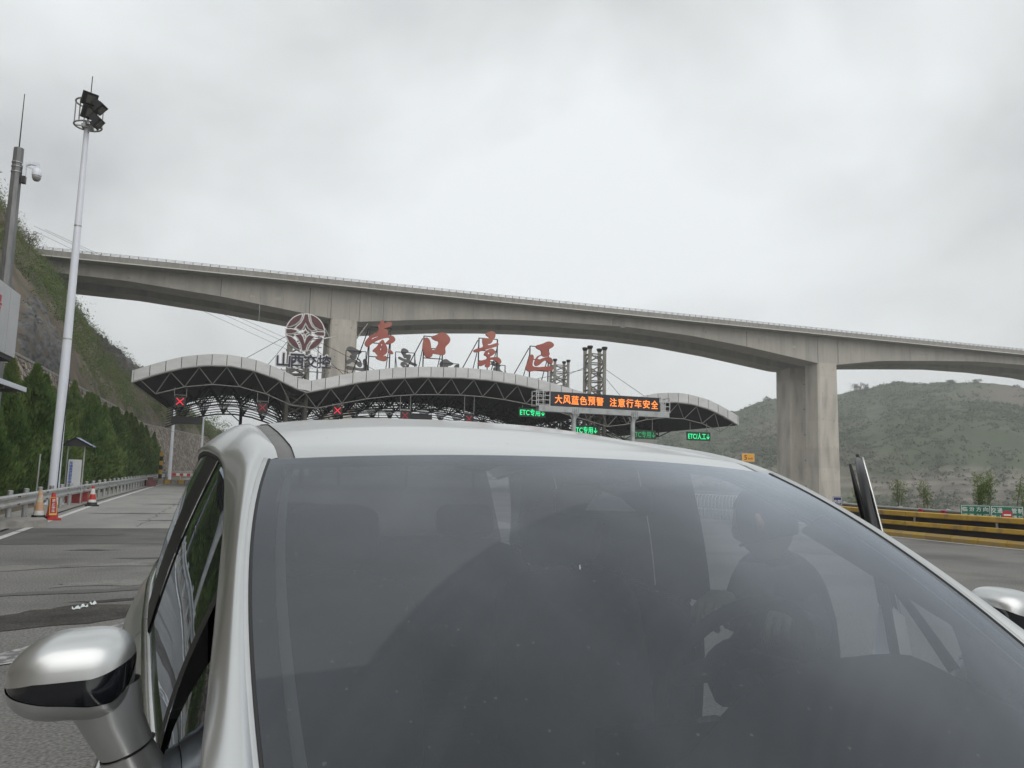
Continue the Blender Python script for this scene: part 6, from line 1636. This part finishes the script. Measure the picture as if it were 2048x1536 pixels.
# ---- door mirrors: superellipsoid head in three materials, and stalk
def mirror(s):
    cu_, cv_, cz_ = s*.8885, 1.20, 1.270
    ru, rv, rz = .0745, .075, .056
    sg_ = lambda x, p_: math.copysign(abs(x)**p_, x)
    def pt(a, e):
        x = ru*sg_(math.cos(e), .55)*sg_(math.cos(a), .62); y = rv*sg_(math.cos(e), .7)*sg_(math.sin(a), .8); z = rz*sg_(math.sin(e), .60)
        xo = x*s/ru                                   # +1 outboard, -1 inboard
        if z > 0: z *= .94*(1-.40*max(0, xo)**2.4); x -= s*ru*.10*(z/rz)**2*xo
        else: z *= 1-.30*max(0, xo)**2.0+.18*max(0, -xo)
        z += .004*(-xo)
        if y > 0: y *= .55
        return (cu_+x, cv_+y, cz_+z)
    A = np.linspace(-math.pi, math.pi, 61)
    def lev(a, which):                                # elevation of the band edges around the head
        xo = s*math.copysign(abs(math.cos(a))**.62, math.cos(a))
        zt = ip(xo, [-1, -.6, -.4, .5, .85, 1], [.018, .006, .002, .003, -.003, -.010]); zb = ip(xo, [-1, -.75, -.4, .3, .8, 1], [-.014, -.029, -.031, -.025, -.018, -.0125])
        zb = zt-(zt-zb)*max(.02, min(1, .35-1.4*math.sin(a))); z = zt if which else min(zb, zt-.0006)
        return math.asin(max(-1, min(1, sg_(z/rz, 1/.60))))
    for nm, lo_, hi_, sc in (('mirror_lower', None, 0, 1.0), ('mirror_band', 0, 1, .982), ('mirror_cap', 1, None, 1.0)):
        b = MB(); rows = []
        for q in np.linspace(0, 1, 16):
            r = []
            for a in A:
                ea = -math.pi/2 if lo_ is None else lev(a, lo_); eb = math.pi/2 if hi_ is None else lev(a, hi_)
                p = pt(a, ea+(eb-ea)*q); r.append(cl(cu_+(p[0]-cu_)*sc, cv_+(p[1]-cv_)*sc, p[2]))
            rows.append(r)
        b.grid(rows); o = b.build(nm, M['black_gloss'] if nm == 'mirror_band' else PAINT, car, local=True, smooth=True)
        if nm == 'mirror_band':
            for k in range(0):
                c = MB(); c.tube([cl(*(cu_+(p[0]-cu_)*.984, cv_+(p[1]-cv_)*.984, p[2])) for p in [pt(a_, lev(a_, 1)*(1-(k+1)/5)+lev(a_, 0)*(k+1)/5) for a_ in (np.linspace(-1.9, -.5, 9) if s < 0 else np.linspace(-2.6, -1.2, 9))]], .0007, 5); c.build('band_rib', M['black_gloss'], o, local=True)
    # stalk
    pth = [(s*.853, 1.195, 1.245), (s*.838, 1.195, 1.205), (s*.818, 1.20, 1.165), (s*.798, 1.215, 1.115), (s*.770, 1.23, 1.07)]
    b = MB(); rows = []
    for i, (p, (w_, d_)) in enumerate(zip(pth, ((.046, .046), (.036, .040), (.031, .040), (.037, .048), (.045, .06)))):
        rows.append([cl(p[0]+w_*math.cos(a), p[1]+d_*math.sin(a), p[2]+.012*math.cos(a)*(-s)) for a in np.linspace(0, 2*math.pi, 25)])
    b.grid(rows[:3], True); b.build('mirror_neck', PAINT, car, local=True, smooth=True)
    rows2 = [[(x*1, y, z-.003) for x, y, z in rows[2]]]+rows[3:]
    b = MB(); b.grid(rows2, True); b.build('mirror_foot', PAINT, car, local=True, smooth=True)
    b = MB(); b.grid([[(x*.995+.0, y*1, z) for x, y, z in rows[2]], [(x, y, z-.004) for x, y, z in rows[2]]], True); b.build('mirror_joint', M['rubber'], car, local=True)
    b = MB(); b.bar(cl(cu_, cv_+.034, cz_), cl(cu_, cv_+.042, cz_), .12, .09, n=16); b.build('mirror_glass', M['chrome'], car, local=True)
mirror(-1); mirror(1)

# ---- interior
b = MB(); rows = []
for v, z, k in ((.66, 1.02, 0), (.80, 1.06, 0), (1.0, 1.085, 0), (1.14, 1.07, 0), (1.20, 1.02, 0), (1.21, .86, 0), (1.10, .68, 0)):
    rows.append([cl(u, v-.03*(1-(u/.72)**2), z+({1.0: .10, 1.14: .155, 1.2: .17, 1.21: .2}.get(v, 0)*math.exp(-((u-.38)/.31)**4))) for u in np.linspace(-.73, .73, 31)])
b.grid(rows); b.build('dashboard', M['trim_dark'], car, local=True, smooth=True)
b = MB(); b.box(cl(.0, 1.16, 1.06), (.24, .03, .14)); b.build('centre_screen', M['black_gloss'], car, local=True)
b = MB(); b.box(cl(.33, 1.02, 1.135), (.10, .07, .004), rz=.3); b.build('paper_slip', mat('paper', (.55, .58, .57), .8), car, local=True)
def rbox(b, c, size, r=.04, tilt=0):
    """soft cushion: superellipsoid box"""
    Rm = Matrix.Rotation(tilt, 3, 'X'); rows = []
    f = lambda x: math.copysign(abs(x)**.45, x)
    for e_ in np.linspace(-math.pi/2, math.pi/2, 13):
        rows.append([tuple(Vector(c)+Rm @ Vector((size[0]/2*f(math.cos(e_))*f(math.cos(a)), size[1]/2*f(math.cos(e_))*f(math.sin(a)), size[2]/2*f(math.sin(e_))))) for a in np.linspace(-math.pi, math.pi, 25)])
    b.grid(rows)
for u_ in (-.37, .37):
    b = MB(); rbox(b, cl(u_, 1.90, .60), (.52, .54, .18)); b.build('seat_cushion', M['seat'], car, local=True, smooth=True)
    b = MB(); rbox(b, cl(u_, 2.22, .93), (.50, .16, .64), tilt=-.28); b.build('seat_back', M['seat'], car, local=True, smooth=True)
    b = MB(); rbox(b, cl(u_, 2.335, 1.345), (.27, .10, .19), tilt=-.2); b.build('headrest', M['seat'], car, local=True, smooth=True)
    b = MB()
    for dx in (-.06, .06): b.bar(cl(u_+dx, 2.30, 1.2), cl(u_+dx, 2.33, 1.32), .014, n=8)
    b.build('headrest_post', M['chrome'], car, local=True)
b = MB(); rbox(b, cl(0, 2.95, .62), (1.35, .5, .2)); b.build('rear_bench', M['seat'], car, local=True, smooth=True)
b = MB(); rbox(b, cl(0, 3.22, .95), (1.35, .16, .66), tilt=-.3); b.build('rear_backrest', M['seat'], car, local=True, smooth=True)
for u_ in (-.38, .38):
    b = MB(); rbox(b, cl(u_, 3.34, 1.33), (.26, .09, .15), tilt=-.2); b.build('rear_headrest', M['seat'], car, local=True, smooth=True)
b = MB(); b.box(cl(0, 1.9, .66), (.2, .9, .22)); b.build('centre_console', M['trim_dark'], car, local=True)
# steering wheel
SWC = Vector(cl(.36, 1.42, 1.125)); Rw = Matrix.Rotation(rad(-62), 3, 'X')
def swp(a, r_, d_=0): return SWC+Rw @ Vector((r_*math.cos(a), r_*math.sin(a), d_))
b = MB(); b.tube([swp(a, .185) for a in np.linspace(0, 2*math.pi, 41)], .016, 10, False); sw = b.build('steering_wheel', M['rubber'], car, local=True, smooth=True)
b = MB()
for a in (0, math.pi, -math.pi/2): b.tube([swp(a, .05, .02), swp(a, .18)], [.028, .016], 8)
b.build('spoke', M['trim_dark'], sw, local=True)
b = MB(); b.tube([swp(0, 0, .045), swp(0, 0, -.02)], [.06, .075], 16); b.tube([SWC, Vector(cl(.36, 1.15, .98))], .035, 8); b.build('hub', M['trim_dark'], sw, local=True)
# inside mirror
RVM = Vector(cl(.072, 1.50, 1.488))
b = MB(); rbox(b, RVM, (.235, .04, .075)); rvm = b.build('rear_view_mirror', M['black'], car, local=True, smooth=True)
b = MB(); b.tube([RVM+Vector((-.02, -.01, .02)), Vector(cl(.04, 1.47, 1.515)), wpt(.05, .12, .03)], [.010, .010, .012], 8); b.build('mirror_stem', M['black'], rvm, local=True)
b = MB(); b.add([RVM+Vector((-.058, -.022, -.018)), RVM+Vector((.068, -.022, -.020)), RVM+Vector((.030, -.023, .008)), RVM+Vector((-.015, -.023, .022)), RVM+Vector((-.030, -.023, .020))], [(0, 1, 2, 3, 4)]); b.build('painted_reflection', mat('reflection_pale', (.85, .90, .88), .5), rvm, local=True)  # pale patch painted in as the light reflected on the mirror
# ---- opened driver door, seen edge-on
DH = Vector((.843, 1.44)); DA = math.atan2(1.6, 1.44)          # hinge and direction along the line of sight
dd_ = Vector((math.sin(DA), math.cos(DA))); dn = Vector((math.cos(DA), -math.sin(DA)))     # along, outward normal
def dp(sv, z, off=0): 
    p = DH+dd_*sv+dn*off; return cl(p.x, p.y, z)
def lean(z): return -.105*max(0, z-1.14)/.5 + (.0 if z > 1.1 else 0)
b = MB(); rows = []
for z, o_ in ((1.12, 0), (1.08, .035), (.95, .055), (.7, .05), (.45, .04), (.33, 0)): rows.append([dp(q, z, o_) for q in np.linspace(.02, .95, 10)])
b.grid(rows, True); rows2 = [[dp(q, z, -.05) for q in np.linspace(.02, .95, 10)] for z in (1.12, .7, .33)]
b.grid([rows[0], rows2[0]]); b.add([r[-1] for r in rows]+[r[-1] for r in rows2[::-1]], [tuple(range(9))]); b.add([r[0] for r in rows]+[r[0] for r in rows2[::-1]], [tuple(range(8, -1, -1))])
dr = b.build('driver_door', PAINT, car, local=True, autos=40)
b = MB(); b.grid(rows2); b.build('door_card', M['trim_dark'], dr, local=True)
lf = lambda q: (2.15+q)/3.10
fr = [(.05, 1.12), (.12, 1.46), (.22, 1.56), (.40, 1.60), (.90, 1.625)]
b = MB(); b.tube([dp(q, z, lean(z)*lf(q)) for q, z in fr], [.012, .012, .012, .011, .010], 10); b.build('window_frame', M['black'], dr, local=True, smooth=True)
b = MB(); b.tube([dp(.93, z, lean(z)+.004) for z in (1.08, 1.3, 1.5, 1.645)], [.018, .016, .013, .006], 10); b.tube([dp(.93, z, lean(z)-.028) for z in (1.08, 1.3, 1.5, 1.61)], [.014, .012, .010, .005], 10)
b.build('rear_frame', M['black'], dr, local=True, smooth=True)
b = MB(); b.tube([dp(.925, z, lean(z)+.020) for z in (1.08, 1.3, 1.5, 1.635)], [.006, .006, .005, .003], 8); b.build('frame_trim', M['chrome'], dr, local=True, smooth=True)
b = MB(); b.grid([[dp(q, z, lean(z)*lf(q)) for q in (.1, .5, .9)] for z in (1.12, 1.3, 1.56)]); b.build('door_glass', SIDE, dr, local=True)

# ================================================================== person leaning in at the driver door
def skin_body(name, joints, edges, m, sub=2, root=0):
    me = bpy.data.meshes.new(name); me.from_pydata([j[0] for j in joints], edges, []); ob = bpy.data.objects.new(name, me); COL.objects.link(ob)
    sk = ob.modifiers.new('s', 'SKIN'); sk.use_smooth_shade = True; sv = me.skin_vertices[0].data if me.skin_vertices else None
    if sv is None:
        bm_2 = bmesh.new(); bm_2.from_mesh(me); bm_2.verts.layers.skin.verify(); bm_2.to_mesh(me); bm_2.free(); sv = me.skin_vertices[0].data
    for i, j in enumerate(joints): sv[i].radius = j[1]; sv[i].use_root = (i == root)
    ss = ob.modifiers.new('ss', 'SUBSURF'); ss.levels = sub; ss.render_levels = sub
    dg = bpy.context.evaluated_depsgraph_get(); dg.update(); out = bpy.data.meshes.new_from_object(ob.evaluated_get(dg)); bpy.data.objects.remove(ob)
    out.name = name; out.materials.clear(); out.materials.append(m); return out
M['jacket'] = mat('dark_jacket', (.022, .023, .026), .85, col2=(.035, .036, .04), nscale=12)
M['trousers'] = mat('dark_trousers', (.03, .03, .034), .9)
M['skin'] = mat('skin', (.36, .22, .155), .55)
M['glove'] = mat('work_glove', (.30, .29, .21), .8, col2=(.22, .21, .15), nscale=20)
M['hair'] = mat('hair', (.012, .011, .010), .6)
pc = cw(1.16, 2.13, 0)
per = thing('person', 'person in a dark jacket leaning in at the open door, gloved hands on the wheel', 'person', pc, CA)
def pl(u, v, z): return Vector((u-1.16, v-2.13, z))
J = [(pl(1.20, 2.16, .88), (.155, .125)), (pl(1.14, 2.14, 1.05), (.165, .125)), (pl(1.075, 2.11, 1.20), (.19, .125)), (pl(1.02, 2.08, 1.265), (.10, .08)), (pl(.985, 2.06, 1.315), (.06, .06)),
     (pl(.90, 2.02, 1.235), (.075, .075)), (pl(.70, 1.84, 1.16), (.058, .058)), (pl(.47, 1.60, 1.235), (.042, .042)),
     (pl(1.20, 2.20, 1.225), (.075, .075)), (pl(1.03, 1.90, 1.08), (.058, .058)), (pl(.66, 1.60, 1.19), (.042, .042)),
     (pl(1.13, 2.10, .80), (.105, .105)), (pl(1.10, 2.07, .47), (.075, .075)), (pl(1.13, 2.14, .10), (.05, .05)),
     (pl(1.28, 2.22, .80), (.105, .105)), (pl(1.28, 2.22, .47), (.075, .075)), (pl(1.31, 2.30, .10), (.05, .05)), (pl(1.04, 2.06, .05), (.045, .035)), (pl(1.22, 2.22, .05), (.045, .035))]
E2 = [(0, 1), (1, 2), (2, 3), (3, 4), (2, 5), (5, 6), (6, 7), (2, 8), (8, 9), (9, 10), (0, 11), (11, 12), (12, 13), (0, 14), (14, 15), (15, 16), (13, 17), (16, 18)]
bd = skin_body('body', J, E2, M['jacket']); link('body', bd, per)
# head: shaped sphere with nose, ears, eyes, hair
HC = pl(.955, 2.04, 1.405); fdir = Vector((-.55, .80, -.25)).normalized(); fs = fdir.cross(Vector((0, 0, 1))).normalized(); fu = fs.cross(fdir)
b = MB(); rows = []
for e_ in np.linspace(-math.pi/2, math.pi/2, 17):
    r = []
    for a in np.linspace(-math.pi, math.pi, 29):
        x, y, z = math.cos(e_)*math.cos(a), math.cos(e_)*math.sin(a), math.sin(e_)
        fx = .096*x; sy = .074*y; uz = .118*z
        if z < 0: fx *= 1+.10*z; sy *= 1+.32*z
        nose = math.exp(-((a/.16)**2)-((z+.12)/.16)**2); fx += .020*nose
        brow = math.exp(-((a/.5)**2)-((z-.17)/.10)**2); fx += .004*brow
        sock = sum(math.exp(-(((a-k)/.16)**2)-((z-.04)/.09)**2) for k in (-.38, .38)); fx -= .009*sock
        r.append(HC+fdir*fx+fs*sy+fu*uz)
    rows.append(r)
b.grid(rows); b.build('head', M['skin'], per, local=True, smooth=True)
b = MB()
rows = [[HC-fdir*.006+fdir*(.102*math.cos(e_)*math.cos(a))+fs*(.081*math.cos(e_)*math.sin(a))+fu*(.125*math.sin(e_)) for a in np.linspace(.75, 2*math.pi-.75, 22)] for e_ in np.linspace(-.45, math.pi/2, 12)]
b.grid(rows); rows = [[HC+fdir*(.100*math.cos(e_)*math.cos(a))+fs*(.079*math.cos(e_)*math.sin(a))+fu*(.124*math.sin(e_)) for a in np.linspace(-.8, .8, 12)] for e_ in np.linspace(.55, math.pi/2, 8)]
b.grid(rows); b.build('hair', M['hair'], per, local=True, smooth=True)
for k in (-1, 1):
    b = MB(); b.tube([HC+fs*(.073*k)-fdir*.005-fu*.03, HC+fs*(.083*k)-fdir*.015, HC+fs*(.078*k)-fdir*.01+fu*.03], [.008, .013, .008], 8); b.build('ear', M['skin'], per, local=True, smooth=True)
    b = MB(); b.tube([HC+fdir*.080+fs*(.030*k)+fu*.006, HC+fdir*.088+fs*(.030*k)+fu*.006], [.011, .006], 10); b.build('eye', M['black_gloss'], per, local=True)
b = MB(); b.tube([HC+fdir*.080+fs*(-.024)-fu*.055, HC+fdir*.090-fu*.054, HC+fdir*.080+fs*.024-fu*.055], [.003, .006, .003], 8); b.build('mouth', mat('lip', (.28, .12, .10), .5), per, local=True)
# gloved hands closed over the top of the rim
def hand(u, v, z, k):
    w_ = Vector((0, 0, 0)); c = pl(u, v, z); f = Vector((-.75, -.62, -.05)).normalized(); sd = f.cross(Vector((0, 0, 1))).normalized(); up_ = Vector((0, 0, 1))
    jj = [(c-f*.055, (.034, .028)), (c, (.042, .022)), (c+f*.04, (.040, .020))]; ee = [(0, 1), (1, 2)]
    for i in range(4):
        o_ = sd*(.030-.020*i); L = (.9, 1.05, 1.0, .8)[i]; n0 = len(jj)
        jj += [(c+f*.055+o_, (.0105, .0105)), (c+f*(.055+.030*L)+o_-up_*.012, (.010, .010)), (c+f*(.058+.036*L)+o_-up_*.038*L, (.0095, .0095)), (c+f*(.048+.020*L)+o_-up_*.056*L, (.008, .008))]
        ee += [(2, n0), (n0, n0+1), (n0+1, n0+2), (n0+2, n0+3)]
    n0 = len(jj); jj += [(c+f*.0+sd*(k*.045)-up_*.01, (.013, .013)), (c+f*.03+sd*(k*.056)-up_*.028, (.011, .011)), (c+f*.055+sd*(k*.048)-up_*.04, (.009, .009))]; ee += [(1, n0), (n0, n0+1), (n0+1, n0+2)]
    link('glove', skin_body('glove', jj, ee, M['glove'], 1), per)
hand(.40, 1.53, 1.262, 1); hand(.56, 1.52, 1.225, 1)

# ================================================================== haze: one closed box of thin even air
b = MB(); b.box((0, 0, 0), (2600, 2600, 118.5)); hz = b.build('haze', None); stuff(hz); hz.location = (150, 250, -37.5)
hm = bpy.data.materials.new('haze'); hm.use_nodes = True; t = hm.node_tree; t.nodes.remove(t.nodes['Principled BSDF'])
pv = N(t, 'ShaderNodeVolumePrincipled'); pv.inputs['Color'].default_value = (.93, .95, .97, 1); pv.inputs['Density'].default_value = .00068; pv.inputs['Anisotropy'].default_value = .2
t.links.new(pv.outputs[0], t.nodes['Material Output'].inputs['Volume']); hz.data.materials.append(hm)
